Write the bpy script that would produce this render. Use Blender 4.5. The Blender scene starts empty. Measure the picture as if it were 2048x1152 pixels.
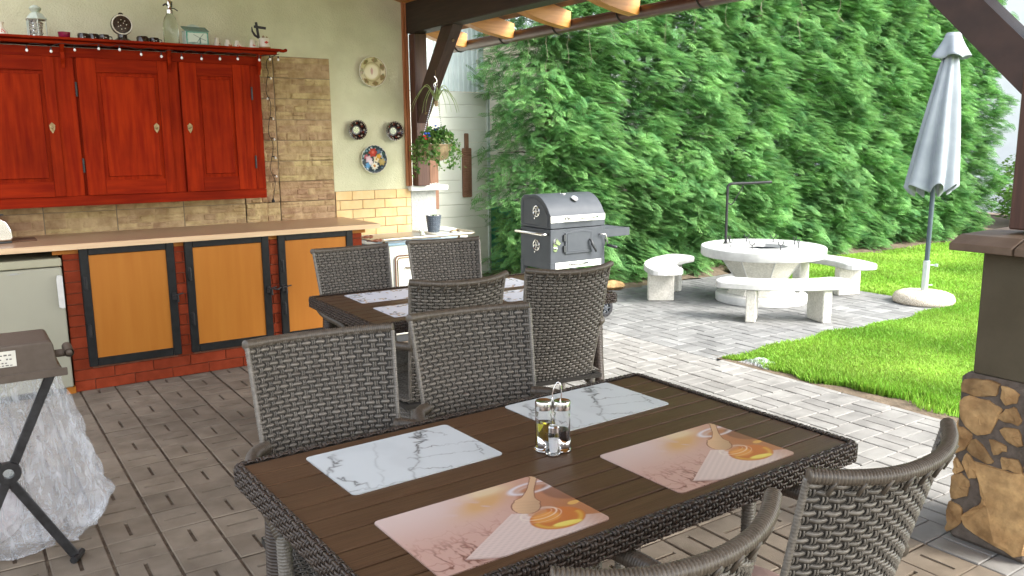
import bpy, math, random
import numpy as np
from math import sin, cos, pi, radians
from mathutils import Vector, Matrix

random.seed(7)
rng = np.random.default_rng(7)
S = bpy.context.scene
COL = S.collection

# ------------------------------------------------------------------ camera
cam_d = bpy.data.cameras.new("camera")
cam = bpy.data.objects.new("camera", cam_d)
COL.objects.link(cam)
CAM_R = np.array([[0.8285, -0.5599, -0.0084], [-0.1023, -0.1370, -0.9853], [0.5505, 0.8172, -0.1707]])
def _orth(M):
    f = M[2] / np.linalg.norm(M[2]); r = M[0] - f * (M[0] @ f); r /= np.linalg.norm(r)
    return r, np.cross(f, r), f
yaw, pit, rol = radians(55.9832), radians(10.0025), radians(-0.4840)
_f = np.array([cos(pit)*cos(yaw), cos(pit)*sin(yaw), -sin(pit)])
_r = np.array([sin(yaw), -cos(yaw), 0.0]); _u = np.cross(_r, _f)
_r2 = cos(rol)*_r + sin(rol)*_u; _u2 = -sin(rol)*_r + cos(rol)*_u
cam.matrix_world = Matrix(((_r2[0], _u2[0], -_f[0], 0), (_r2[1], _u2[1], -_f[1], 0), (_r2[2], _u2[2], -_f[2], 1.55), (0, 0, 0, 1)))
cam_d.sensor_width = 36.0
cam_d.lens = 1664.64 / 2048 * 36
cam_d.clip_end = 500
cam_d.clip_start = 0.05
S.camera = cam
FOC = 1664.64
def project(P):
    """pixel of points (n,3) in the 2048 wide frame, and depth; only used to leave out what is wholly outside the frame"""
    q = np.asarray(P, float) - np.array([0, 0, 1.55])
    z = q @ _f; zz = np.where(z < 0.05, 0.05, z)
    return 1024 + FOC * (q @ _r2) / zz, 576 - FOC * (q @ _u2) / zz, z

# ------------------------------------------------------------------ world + sun
W = bpy.data.worlds.new("World"); S.world = W; W.use_nodes = True
nt = W.node_tree; bg = nt.nodes["Background"]
sky = nt.nodes.new("ShaderNodeTexSky"); sky.sky_type = 'NISHITA'; sky.sun_disc = False
SUN_EL, SUN_AZ = radians(40), radians(-62)     # direction the light comes from, azimuth from +X towards +Y
sky.sun_elevation = SUN_EL
sky.sun_rotation = pi/2 - SUN_AZ
sky.altitude = 100; sky.air_density = 1.0; sky.dust_density = 3.0; sky.ozone_density = 1.0
hs0 = nt.nodes.new('ShaderNodeHueSaturation'); hs0.inputs['Saturation'].default_value = 0.38   # high thin overcast greys the blue
nt.links.new(sky.outputs[0], hs0.inputs['Color']); nt.links.new(hs0.outputs[0], bg.inputs[0]); bg.inputs[1].default_value = 0.15
sl = bpy.data.lights.new("sun", 'SUN'); sl.energy = 1.3; sl.angle = radians(25); sl.color = (1.0, 0.965, 0.91)
sun = bpy.data.objects.new("sun", sl); COL.objects.link(sun)
sd = Vector((cos(SUN_EL)*cos(SUN_AZ), cos(SUN_EL)*sin(SUN_AZ), sin(SUN_EL)))
sun.rotation_euler = sd.to_track_quat('Z', 'Y').to_euler()
S.view_settings.view_transform = 'Standard'; S.view_settings.look = 'None'
S.view_settings.gamma = 1; S.view_settings.use_curve_mapping = False
S.view_settings.exposure = 2.22
S.cycles.max_bounces = 10; S.cycles.diffuse_bounces = 6; S.cycles.transparent_max_bounces = 24
S.cycles.use_denoising = True
try: S.cycles.denoiser = 'OPENIMAGEDENOISE'
except Exception: pass

# ------------------------------------------------------------------ mesh helpers
class MB:
    def __init__(s): s.v = []; s.f = []; s.n = 0
    def add(s, v, f):
        s.v.append(np.asarray(v, float)); o = s.n
        s.f.extend([tuple(i + o for i in q) for q in f]); s.n += len(v); return s
    def box(s, x0, x1, y0, y1, z0, z1, M=None):
        v = np.array([(x, y, z) for x in (x0, x1) for y in (y0, y1) for z in (z0, z1)], float)
        if M is not None: v = xf(v, M)
        return s.add(v, [(0,1,3,2), (4,6,7,5), (0,4,5,1), (2,3,7,6), (0,2,6,4), (1,5,7,3)])
    def bbox(s, x0, x1, y0, y1, z0, z1, b=0.002, M=None):
        """box with chamfered edges (24 verts)"""
        c = np.array([(x0+x1)/2, (y0+y1)/2, (z0+z1)/2]); h = np.array([abs(x1-x0)/2, abs(y1-y0)/2, abs(z1-z0)/2]); b = min(b, *(h*0.9))
        v = []; idx = {}
        for sx in (-1,1):
            for sy in (-1,1):
                for sz in (-1,1):
                    for a in range(3):
                        p = np.array([sx*(h[0]-b), sy*(h[1]-b), sz*(h[2]-b)], float); p[a] += (sx,sy,sz)[a]*b
                        idx[(sx,sy,sz,a)] = len(v); v.append(c+p)
        f = []
        for a in range(3):
            o1, o2 = [(1,2),(2,0),(0,1)][a]
            for sg in (-1,1):
                q = []
                for (p1,p2) in ((-1,-1),(1,-1),(1,1),(-1,1)):
                    k = [0,0,0]; k[a] = sg; k[o1] = p1; k[o2] = p2; q.append(idx[(*k,a)])
                f.append(tuple(q if sg > 0 else q[::-1]))
        for a in range(3):
            o1, o2 = [(1,2),(2,0),(0,1)][a]
            for p1 in (-1,1):
                for p2 in (-1,1):
                    k = [0,0,0]; k[o1] = p1; k[o2] = p2; k1 = list(k); k1[a] = -1; k2 = list(k); k2[a] = 1
                    f.append((idx[(*k1,o1)], idx[(*k2,o1)], idx[(*k2,o2)], idx[(*k1,o2)]))
        for k in [(x,y,z) for x in (-1,1) for y in (-1,1) for z in (-1,1)]:
            f.append((idx[(*k,0)], idx[(*k,1)], idx[(*k,2)]))
        v = np.array(v)
        if M is not None: v = xf(v, M)
        return s.add(v, f)
    def tube(s, path, r, n=10, caps=True, closed=False):
        path = [Vector(p) for p in path]; m = len(path)
        rr = r if hasattr(r, '__len__') else [r]*m
        v = []; up = None
        for i, p in enumerate(path):
            if closed: t = path[(i+1) % m] - path[i-1]
            else: t = path[min(i+1, m-1)] - path[max(i-1, 0)]
            if t.length < 1e-9: t = Vector((0,0,1))
            t.normalize()
            if up is None:
                up = Vector((0,0,1)) if abs(t.z) < 0.9 else Vector((1,0,0))
            up = (up - t*up.dot(t)).normalized(); sd_ = t.cross(up)
            for k in range(n):
                a = 2*pi*k/n; v.append(p + (up*cos(a) + sd_*sin(a))*rr[i])
        f = []
        for i in range(m if closed else m-1):
            j = (i+1) % m
            for k in range(n):
                f.append((i*n+k, i*n+(k+1)%n, j*n+(k+1)%n, j*n+k))
        if caps and not closed:
            f.append(tuple(range(n))[::-1]); f.append(tuple((m-1)*n+k for k in range(n)))
        return s.add(np.array([tuple(q) for q in v]), f)
    def lathe(s, prof, n=24, c=(0,0,0), caps=True):
        """prof list of (r,z)"""
        v = []; f = []; m = len(prof)
        for r, z in prof:
            for k in range(n):
                a = 2*pi*k/n; v.append((c[0]+r*cos(a), c[1]+r*sin(a), c[2]+z))
        for i in range(m-1):
            for k in range(n):
                f.append((i*n+k, i*n+(k+1)%n, (i+1)*n+(k+1)%n, (i+1)*n+k))
        if caps:
            if prof[0][0] > 1e-6: f.append(tuple(range(n))[::-1])
            if prof[-1][0] > 1e-6: f.append(tuple((m-1)*n+k for k in range(n)))
        return s.add(np.array(v), f)
    def prism(s, poly, a0, a1, axis='y'):
        """poly: 2D points; extruded along axis a0..a1. axis y: (x,z); axis x: (y,z); axis z: (x,y)"""
        n = len(poly); v = []
        for a in (a0, a1):
            for p, q in poly:
                v.append({'y': (p, a, q), 'x': (a, p, q), 'z': (p, q, a)}[axis])
        f = [tuple(range(n)), tuple(range(2*n-1, n-1, -1))]
        f += [(i, n+i, n+(i+1)%n, (i+1)%n) for i in range(n)]
        return s.add(np.array(v, float), f)
    def grid(s, P, close_u=False, close_v=False):
        """P: (nu,nv,3) array"""
        nu, nv, _ = P.shape; f = []
        for i in range(nu if close_u else nu-1):
            for j in range(nv if close_v else nv-1):
                i2, j2 = (i+1) % nu, (j+1) % nv
                f.append((i*nv+j, i2*nv+j, i2*nv+j2, i*nv+j2))
        return s.add(P.reshape(-1, 3), f)
    def mesh(s, name, mat=None, smooth=False, fix=True):
        me = bpy.data.meshes.new(name)
        v = np.concatenate(s.v) if s.v else np.zeros((0,3))
        me.from_pydata(v.tolist(), [], s.f); me.validate(verbose=False)
        if fix:
            import bmesh
            bm = bmesh.new(); bm.from_mesh(me); bmesh.ops.recalc_face_normals(bm, faces=bm.faces); bm.to_mesh(me); bm.free()
        if mat: me.materials.append(mat)
        if smooth:
            me.shade_smooth() if smooth is True else (me.shade_smooth(), me.set_sharp_from_angle(angle=radians(smooth)))
        return me
    def obj(s, name, mat=None, parent=None, smooth=False, fix=True, loc=None, rot=None, kind=None, label=None):
        return link(name, s.mesh(name, mat, smooth, fix), parent, loc, rot, kind, label)

def xf(v, M):
    M = np.array(M); return v @ M[:3,:3].T + M[:3,3]
def link(name, me, parent=None, loc=None, rot=None, kind=None, label=None):
    o = bpy.data.objects.new(name, me); COL.objects.link(o)
    if parent is not None: o.parent = parent
    if loc is not None: o.location = loc
    if rot is not None: o.rotation_euler = rot
    if kind: o['kind'] = kind
    if label: o['label'] = label
    return o
def thing(name, label, cat, loc=(0,0,0), rz=0.0, group=None):
    o = bpy.data.objects.new(name, None); COL.objects.link(o); o.empty_display_size = 0.1
    o.location = loc; o.rotation_euler = (0,0,rz)
    return tag(o, label, cat, group)
def tag(o, label, cat, group=None):
    o['label'] = label; o['category'] = cat
    if group: o['group'] = group
    return o
def dup(root, loc, rz, label):
    r = root.copy(); COL.objects.link(r); r.location = loc; r.rotation_euler = (0,0,rz); r['label'] = label
    for ch in list(root.children):
        c = ch.copy(); COL.objects.link(c); c.parent = r
        for g in ch.children:
            d = g.copy(); COL.objects.link(d); d.parent = c
    return r
def raw_mesh(name, V, F4=None, F3=None, mat=None, smooth=False):
    """fast mesh from numpy arrays"""
    me = bpy.data.meshes.new(name)
    n4 = 0 if F4 is None else len(F4); n3 = 0 if F3 is None else len(F3)
    me.vertices.add(len(V)); me.vertices.foreach_set("co", np.ascontiguousarray(V, dtype=np.float32).ravel())
    loops = []; starts = []; tot = []
    if n4: loops.append(np.asarray(F4).ravel()); starts.append(np.arange(n4)*4)
    if n3: loops.append(np.asarray(F3).ravel()); starts.append(n4*4 + np.arange(n3)*3)
    L = np.concatenate(loops).astype(np.int32)
    me.loops.add(len(L)); me.loops.foreach_set("vertex_index", L)
    me.polygons.add(n4+n3)
    me.polygons.foreach_set("loop_start", np.concatenate(starts).astype(np.int32))
    me.update(calc_edges=True); me.validate()
    if mat: me.materials.append(mat)
    if smooth: me.shade_smooth()
    return me

# ------------------------------------------------------------------ materials
def newmat(name):
    m = bpy.data.materials.new(name); m.use_nodes = True
    return m, m.node_tree, m.node_tree.nodes["Principled BSDF"]
def nd(t, typ, **kw):
    n = t.nodes.new(typ)
    for k, v in kw.items():
        if k in n.inputs: n.inputs[k].default_value = v
        else: setattr(n, k, v)
    return n
def mat(name, col, rough=0.6, col2=None, scale=20.0, stretch=None, bump=0.0, bscale=None, metal=0.0, spec=0.5,
        per_object=0.0, per_island=0.0, detail=4.0, coat=0.0, contrast=(0.35, 0.65), trans=0.0, hue_island=0.0, stain=0.0, stain_scale=1.3):
    m, t, b = newmat(name)
    b.inputs["Roughness"].default_value = rough; b.inputs["Metallic"].default_value = metal
    b.inputs["Specular IOR Level"].default_value = spec; b.inputs["Coat Weight"].default_value = coat
    b.inputs["Transmission Weight"].default_value = trans
    tc = nd(t, "ShaderNodeTexCoord"); mp = nd(t, "ShaderNodeMapping")
    if stretch: mp.inputs["Scale"].default_value = stretch
    oi = nd(t, "ShaderNodeObjectInfo")
    add = nd(t, "ShaderNodeVectorMath", operation='ADD')
    mulr = nd(t, "ShaderNodeMath", operation='MULTIPLY'); mulr.inputs[1].default_value = 37.0 if (per_object or stretch) else 0.0
    t.links.new(oi.outputs["Random"], mulr.inputs[0])
    t.links.new(tc.outputs["Object"], mp.inputs[0]); t.links.new(mp.outputs[0], add.inputs[0]); t.links.new(mulr.outputs[0], add.inputs[1])
    nz = nd(t, "ShaderNodeTexNoise"); nz.inputs["Scale"].default_value = scale; nz.inputs["Detail"].default_value = detail
    t.links.new(add.outputs[0], nz.inputs["Vector"])
    ramp = nd(t, "ShaderNodeValToRGB"); e = ramp.color_ramp.elements
    c2 = col2 if col2 else tuple(min(1, c*1.12) for c in col)
    e[0].position = contrast[0]; e[1].position = contrast[1]
    e[0].color = (*col, 1); e[1].color = (*c2, 1)
    t.links.new(nz.outputs["Fac"], ramp.inputs[0])
    out = ramp.outputs[0]
    for amt, src in ((per_object, oi.outputs["Random"]), (per_island, nd(t, "ShaderNodeNewGeometry").outputs["Random Per Island"] if per_island else None)):
        if amt:
            mr = nd(t, "ShaderNodeMapRange"); mr.inputs["To Min"].default_value = 1-amt; mr.inputs["To Max"].default_value = 1+amt
            t.links.new(src, mr.inputs["Value"])
            hs = nd(t, "ShaderNodeHueSaturation"); t.links.new(mr.outputs[0], hs.inputs["Value"])
            if hue_island:
                mh = nd(t, "ShaderNodeMapRange"); mh.inputs["To Min"].default_value = 0.5-hue_island; mh.inputs["To Max"].default_value = 0.5+hue_island
                t.links.new(src, mh.inputs["Value"]); t.links.new(mh.outputs[0], hs.inputs["Hue"])
            t.links.new(out, hs.inputs["Color"]); out = hs.outputs[0]
    if stain:
        g_ = nd(t, "ShaderNodeNewGeometry"); n3 = nd(t, "ShaderNodeTexNoise"); n3.inputs["Scale"].default_value = stain_scale; n3.inputs["Detail"].default_value = 7; n3.inputs["Roughness"].default_value = .62
        t.links.new(g_.outputs["Position"], n3.inputs["Vector"])
        mr = nd(t, "ShaderNodeMapRange"); mr.inputs["From Min"].default_value = .36; mr.inputs["From Max"].default_value = .60; mr.inputs["To Min"].default_value = 1-stain; mr.inputs["To Max"].default_value = 1.04
        t.links.new(n3.outputs["Fac"], mr.inputs["Value"]); hs = nd(t, "ShaderNodeHueSaturation"); t.links.new(mr.outputs[0], hs.inputs["Value"]); t.links.new(out, hs.inputs["Color"]); out = hs.outputs[0]
    t.links.new(out, b.inputs["Base Color"])
    if bump:
        n2 = nd(t, "ShaderNodeTexNoise"); n2.inputs["Scale"].default_value = bscale or scale*3; n2.inputs["Detail"].default_value = 5
        t.links.new(add.outputs[0], n2.inputs["Vector"])
        bp = nd(t, "ShaderNodeBump"); bp.inputs["Strength"].default_value = 1.0; bp.inputs["Distance"].default_value = bump
        t.links.new(n2.outputs["Fac"], bp.inputs["Height"]); t.links.new(bp.outputs[0], b.inputs["Normal"])
    return m
def attr_mat(name, rough=0.5, spec=0.5, coat=0.0):
    m, t, b = newmat(name)
    a = nd(t, "ShaderNodeAttribute"); a.attribute_name = "Col"
    t.links.new(a.outputs["Color"], b.inputs["Base Color"])
    b.inputs["Roughness"].default_value = rough; b.inputs["Specular IOR Level"].default_value = spec; b.inputs["Coat Weight"].default_value = coat
    return m
def glass(name, col=(1,1,1), rough=0.02, ior=1.45, alpha=None):
    m, t, b = newmat(name)
    b.inputs["Base Color"].default_value = (*col, 1); b.inputs["Roughness"].default_value = rough
    b.inputs["IOR"].default_value = ior; b.inputs["Transmission Weight"].default_value = 1.0
    if alpha is not None: b.inputs["Alpha"].default_value = alpha
    return m
def leaf_mat(name, col, col2, rough=0.6, spots=8.0, isl=0.35, stain=0.0, sts=1.5):
    """foliage with some light let through"""
    m = mat(name, col, rough, col2, scale=spots, per_island=isl, hue_island=0.015, contrast=(0.3, 0.7), detail=2, spec=0.3, stain=stain, stain_scale=sts)
    t = m.node_tree; b = t.nodes["Principled BSDF"]; out = t.nodes["Material Output"]
    tr = nd(t, "ShaderNodeBsdfTranslucent"); mx = nd(t, "ShaderNodeMixShader"); mx.inputs[0].default_value = 0.42
    src = b.inputs["Base Color"].links[0].from_socket
    t.links.new(src, tr.inputs[0]); t.links.new(b.outputs[0], mx.inputs[1]); t.links.new(tr.outputs[0], mx.inputs[2]); t.links.new(mx.outputs[0], out.inputs[0])
    return m

def srgb(r, g, b):
    f = lambda c: (c/255/12.92) if c/255 <= 0.04045 else ((c/255+0.055)/1.055)**2.4
    return (f(r), f(g), f(b))
def A(r, g, b): return np.array(srgb(r, g, b))

M_ = dict(
    plaster = mat("plaster", (0.563, 0.560, 0.369), 0.95, (0.642, 0.642, 0.439), scale=5, bump=0.0038, bscale=95, detail=5),
    plaster_grey = mat("grey_render", (0.33, 0.345, 0.32), 0.95, (0.42, 0.43, 0.40), scale=40, bump=0.006, bscale=90),
    red_wood = mat("red_stained_wood", (0.191, 0.010, 0.002), 0.62, (0.316, 0.025, 0.003), scale=7, stretch=(6, 6, 0.5), bump=0.0005, bscale=30, per_object=0.16, contrast=(0.3, 0.72), stain=.20, stain_scale=2.2, spec=0.06),
    red_wood_h = mat("red_stained_wood_rail", (0.177, 0.009, 0.002), 0.62, (0.288, 0.022, 0.003), scale=7, stretch=(0.5, 6, 6), bump=0.0005, bscale=30, per_object=0.16, contrast=(0.3, 0.72), stain=.20, stain_scale=2.2, spec=0.06),
    honey_wood = mat("honey_plywood", (0.375, 0.133, 0.017), 0.5, (0.417, 0.159, 0.023), scale=4, stretch=(5, 5, 0.4), bump=0.0003, bscale=20, per_object=0.06, contrast=(0.3, 0.7), spec=0.2),
    black_frame = mat("black_painted_frame", (0.007, 0.008, 0.008), 0.5, (0.014, 0.015, 0.015), scale=30, bump=0.0004, bscale=80, spec=0.25),
    black_metal = mat("black_iron", (0.012, 0.012, 0.013), 0.4, (0.03, 0.03, 0.032), scale=40, metal=0.2),
    red_brick = mat("red_facing_brick", (0.207, 0.031, 0.010), 0.85, (0.257, 0.043, 0.016), stain=.15, stain_scale=3, scale=18, bump=0.0015, bscale=120, per_object=0.13, spec=0.15),
    mortar = mat("brick_mortar", (0.210, 0.090, 0.055), 0.95, (0.252, 0.120, 0.075), scale=30, bump=0.002, bscale=150),
    yellow_brick = mat("cream_yellow_brick", (0.68, 0.46, 0.20), 0.6, (0.75, 0.53, 0.26), scale=12, bump=0.0008, bscale=120, per_object=0.05),
    mortar_brown = mat("brown_mortar", (0.30, 0.20, 0.12), 0.95, (0.36, 0.25, 0.16), scale=40),
    counter_top = mat("tan_laminate", (0.405, 0.246, 0.144), 0.32, (0.458, 0.287, 0.175), scale=60, bump=0.0001, bscale=200),
    counter_edge = mat("light_wood_edging", (0.58, 0.40, 0.23), 0.45, (0.66, 0.48, 0.29), scale=8, stretch=(0.4, 6, 6)),
    fridge = mat("cream_white_enamel", (0.314, 0.308, 0.235), 0.35, (0.336, 0.330, 0.255), scale=3),
    fridge_top = mat("yellowed_worktop", (0.312, 0.300, 0.204), 0.4, (0.342, 0.330, 0.228), scale=6),
    white_plastic = mat("white_plastic", (0.546, 0.546, 0.517), 0.35),
    grey_plastic = mat("taupe_grey_plastic", (0.088, 0.068, 0.052), 0.5, (0.099, 0.078, 0.061), scale=40, bump=0.0003, bscale=400, spec=0.25),
    steel = mat("brushed_steel", (0.62, 0.61, 0.58), 0.22, (0.72, 0.71, 0.68), scale=60, metal=1.0, stretch=(1, 1, 20)),
    chrome = mat("bright_chrome", (0.8, 0.8, 0.78), 0.08, metal=1.0),
    brass = mat("aged_brass", (0.20, 0.14, 0.07), 0.4, (0.30, 0.22, 0.12), scale=60, metal=0.9),
    rattan_brown = mat("brown_rattan", (0.058, 0.046, 0.033), 0.42, (0.106, 0.087, 0.065), scale=90, per_island=0.22, spec=0.55, contrast=(0.3, 0.7)),
    rattan = mat("grey_brown_rattan", (0.106, 0.095, 0.078), 0.38, (0.185, 0.168, 0.142), scale=90, per_island=0.22, spec=0.55, contrast=(0.3, 0.7)),
    rattan_dark = mat("dark_brown_rattan", (0.030, 0.020, 0.014), 0.40, (0.062, 0.045, 0.034), scale=90, per_island=0.2, spec=0.45),
    core_and_gap_shade = mat("core_and_gap_shade", (0.022, 0.019, 0.015), 0.8),  # solid cores and seat frame, plus shade painted behind the backrest weave
    slat = mat("brown_plastic_wood", (0.073, 0.039, 0.020), 0.42, (0.101, 0.057, 0.030), scale=10, stretch=(0.6, 14, 14), bump=0.0006, bscale=36, per_object=0.06, spec=0.3),
    dark_beam = mat("dark_brown_timber", (0.017, 0.009, 0.006), 0.55, (0.032, 0.017, 0.011), scale=8, stretch=(8, 0.5, 8), bump=0.001, bscale=30),
    brown_timber = mat("mid_brown_timber", (0.060, 0.022, 0.013), 0.5, (0.10, 0.042, 0.024), scale=8, stretch=(8, 8, 0.5), bump=0.001, bscale=30),
    strut_brown = mat('stained_brown_strut', (0.034, 0.014, 0.009), 0.5, (0.060, 0.027, 0.018), scale=8, stretch=(8, 1, 1), bump=0.001, bscale=30),
    orange_trim = mat("orange_brown_trim", (0.36, 0.12, 0.035), 0.45, (0.48, 0.18, 0.06), scale=8, stretch=(8, 8, 0.4), per_object=0.1),
    orange_pine = mat("orange_varnished_pine", (0.45, 0.185, 0.035), 0.45, (0.58, 0.27, 0.065), scale=5, stretch=(0.7, 8, 8), bump=0.0004, bscale=25, per_object=0.08),
    gutter = mat("brown_gutter_paint", (0.085, 0.032, 0.022), 0.3, (0.11, 0.045, 0.03), scale=6, spec=0.6),
    gate = mat("white_panel", (0.56, 0.58, 0.50), 0.5, (0.62, 0.64, 0.56), scale=3),
    corrug = mat("pale_corrugated_sheet", (0.56, 0.64, 0.63), 0.4, (0.66, 0.73, 0.71), scale=4, trans=0.0),
    cream_wall = mat("cream_neighbour_wall", (0.72, 0.64, 0.50), 0.9, (0.80, 0.74, 0.62), scale=5, bump=0.004, bscale=40),
    white_wall = mat("white_house_render", (0.80, 0.81, 0.82), 0.9, (0.84, 0.85, 0.86), scale=5, bump=0.003, bscale=40),
    marble_white = mat("white_marble_sill", (0.66, 0.67, 0.65), 0.4, (0.76, 0.76, 0.74), scale=14),
    concrete_white = mat("white_painted_top", (0.54, 0.54, 0.515), 0.8, (0.60, 0.60, 0.575), scale=20, bump=0.0006, bscale=120, stain=.12, stain_scale=4),
    concrete_rough = mat("rough_cast_white_concrete", (0.58, 0.56, 0.49), 0.9, (0.72, 0.70, 0.63), scale=60, bump=0.004, bscale=110, stain=.15, stain_scale=5),
    grill_dark = mat("dark_grey_grill_paint", (0.046, 0.053, 0.062), 0.52, (0.056, 0.063, 0.072), scale=10, spec=0.35),
    grill_black = mat("black_grill_steel", (0.03, 0.033, 0.036), 0.4),
    rubber = mat("black_rubber", (0.018, 0.018, 0.02), 0.75),
    umbrella = mat("pale_blue_grey_canvas", (0.29, 0.32, 0.35), 0.95, (0.34, 0.37, 0.40), spec=0.1, scale=6, bump=0.0008, bscale=60),
    umb_pole = mat("grey_blue_pole", (0.075, 0.10, 0.125), 0.35, metal=0.3),
    galv = mat("galvanised_sleeve", (0.55, 0.60, 0.62), 0.35, metal=0.7),
    pebble = mat("washed_pebble_concrete", (0.46, 0.38, 0.28), 0.85, (0.72, 0.66, 0.56), scale=130, bump=0.006, bscale=130, detail=1, contrast=(0.4, 0.6)),
    enamel = mat("white_stove_enamel", (0.72, 0.74, 0.66), 0.25, (0.76, 0.77, 0.70), scale=4),
    enamel_blue = mat("pale_blue_enamel_rim", (0.30, 0.47, 0.60), 0.3, (0.36, 0.54, 0.66), scale=8),
    stove_top = mat("steel_hob_plate", (0.30, 0.31, 0.32), 0.3, (0.42, 0.42, 0.42), scale=6, metal=0.7),
    old_brass = mat("tarnished_nickel_rail", (0.46, 0.40, 0.30), 0.3, (0.60, 0.54, 0.44), scale=20, metal=0.85),
    turned_wood = mat("turned_brown_handle", (0.16, 0.045, 0.02), 0.35, (0.22, 0.07, 0.03), scale=20),
    dark_ceramic = mat("dark_glazed_ceramic", (0.014, 0.010, 0.008), 0.12, (0.04, 0.026, 0.018), scale=60, spec=0.6),
    green_ceramic = mat("olive_glazed_ceramic", (0.05, 0.045, 0.02), 0.2, (0.09, 0.08, 0.04), scale=30),
    white_ceramic = mat("cream_glazed_ceramic", (0.66, 0.62, 0.50), 0.2, (0.72, 0.68, 0.56), scale=10),
    magenta = mat("magenta_glaze", (0.22, 0.008, 0.045), 0.15),
    lantern = mat("pale_green_lantern_paint", (0.40, 0.46, 0.38), 0.45, (0.52, 0.57, 0.48), scale=40),
    shells = mat("pale_shells", (0.62, 0.56, 0.44), 0.6, (0.78, 0.74, 0.66), scale=30),
    bulb = mat("opal_bulb", (0.85, 0.85, 0.82), 0.25),
    cable = mat("black_cable", (0.012, 0.012, 0.012), 0.6),
    terracotta = mat("terracotta", (0.36, 0.16, 0.06), 0.7),
    wicker = mat("tan_wicker", (0.33, 0.24, 0.13), 0.7, (0.46, 0.35, 0.20), scale=40, per_island=0.2),
    old_wood = mat("old_brown_wood", (0.13, 0.06, 0.03), 0.7, (0.20, 0.10, 0.055), scale=10, stretch=(8, 8, 0.8), bump=0.0008, bscale=30),
    pot_grey = mat("dark_grey_planter", (0.075, 0.095, 0.12), 0.45),
    soil = mat("potting_soil", (0.04, 0.025, 0.015), 0.95),
    stone_white = mat("white_pebbles", (0.70, 0.68, 0.62), 0.7, per_island=0.15),
    rock_grey = mat('grey_rock', (0.22, 0.20, 0.17), 0.9, (0.36, 0.33, 0.29), scale=9, bump=0.01, bscale=20),
    stone = mat("ochre_natural_stone", (0.265, 0.145, 0.056), 0.85, (0.575, 0.370, 0.165), scale=11, bump=0.012, bscale=22, per_object=0.28, stain=.30, stain_scale=14, detail=6, contrast=(0.3, 0.7)),
    stone_mortar = mat("dark_stone_mortar", (0.10, 0.08, 0.062), 0.95, (0.15, 0.122, 0.10), scale=30, bump=0.004, bscale=90),
    pillar_render = mat("grey_brown_render", (0.081, 0.066, 0.040), 0.95, (0.102, 0.084, 0.053), scale=6, bump=0.002, bscale=160),
    cap_tile = mat("brown_clay_coping", (0.128, 0.089, 0.061), 0.6, (0.160, 0.115, 0.081), scale=12, bump=0.0006, bscale=80, per_object=0.05, spec=0.25),
    clad = mat("ledge_stone_tile", (0.311, 0.206, 0.103), 0.9, (0.484, 0.354, 0.198), scale=16, bump=0.009, bscale=42, per_object=0.05, per_island=0.15, hue_island=0.012, detail=6, contrast=(0.32, 0.68)),
    grout = mat("tile_grout", (0.20, 0.17, 0.12), 0.95),
    paver_in = mat("brown_grey_paver", (0.184, 0.147, 0.106), 0.85, (0.256, 0.211, 0.158), scale=7, bump=0.0014, bscale=240, per_object=0.08, detail=6, stain=.26),
    paver_out = mat("light_grey_paver", (0.200, 0.194, 0.180), 0.85, (0.276, 0.270, 0.252), scale=7, bump=0.0012, bscale=240, per_object=0.10, per_island=0.05, detail=6, stain=.20),
    paver_patio = mat("cool_grey_paver", (0.175, 0.176, 0.171), 0.85, (0.243, 0.245, 0.237), scale=6, bump=0.0012, bscale=240, per_object=0.16, per_island=0.08, detail=6, stain=.18),
    bed = mat("joint_sand", (0.063, 0.042, 0.027), 0.98, (0.133, 0.098, 0.066), scale=25, bump=0.003, bscale=200),
    bed_out = mat("joint_sand_outdoor", (0.19, 0.165, 0.13), 0.98, (0.27, 0.235, 0.19), scale=25, bump=0.003, bscale=200),
    earth = mat("garden_earth", (0.10, 0.075, 0.048), 0.98, (0.16, 0.12, 0.08), scale=12, bump=0.01, bscale=40),
    turf = mat("turf_base", (0.13, 0.29, 0.022), 0.95, (0.24, 0.40, 0.045), scale=9, bump=0.02, bscale=60),
    grass = leaf_mat("grass_blade", (0.18, 0.37, 0.032), (0.38, 0.58, 0.085), 0.6, 0.9, 0.38, 0.22, 1.1),
    foliage = leaf_mat("conifer_spray", (0.095, 0.26, 0.09), (0.33, 0.60, 0.20), 0.7, 5.5, 0.34, 0.28, 1.7),
    bark = mat("conifer_bark", (0.10, 0.07, 0.05), 0.95, (0.16, 0.12, 0.09), scale=12, stretch=(4, 4, 0.6), bump=0.006),
    shrub = leaf_mat("shrub_leaf", (0.09, 0.20, 0.03), (0.20, 0.36, 0.07), 0.5, 5.0, 0.3),
    shrub_red = leaf_mat("red_shrub_leaf", (0.10, 0.025, 0.05), (0.18, 0.05, 0.08), 0.5, 5.0, 0.3),
    ivy = leaf_mat("ivy_leaf", (0.06, 0.16, 0.03), (0.16, 0.32, 0.07), 0.4, 20.0, 0.4),
    ivy_pale = leaf_mat("variegated_leaf", (0.30, 0.42, 0.14), (0.50, 0.60, 0.28), 0.4, 20.0, 0.2),
    net = mat("turquoise_shade_net", (0.05, 0.30, 0.22), 0.8, (0.20, 0.55, 0.42), scale=5),
    cushion = mat("dusty_pink_cushion", (0.33, 0.21, 0.18), 0.9, (0.40, 0.27, 0.235), scale=12, bump=0.002, bscale=60),
    stake = mat("rust_brown", (0.14, 0.06, 0.03), 0.8, (0.22, 0.10, 0.05), scale=30),
    red_paint = mat("red_flower", (0.55, 0.03, 0.02), 0.5), blue_paint = mat("blue_flower", (0.03, 0.10, 0.50), 0.5),
    sticker = mat("paper_sticker", (0.56, 0.55, 0.48), 0.6), ink = mat("grey_ink", (0.12, 0.11, 0.10), 0.6),
    logo_grey = mat("grey_badge", (0.30, 0.30, 0.28), 0.4),
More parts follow.
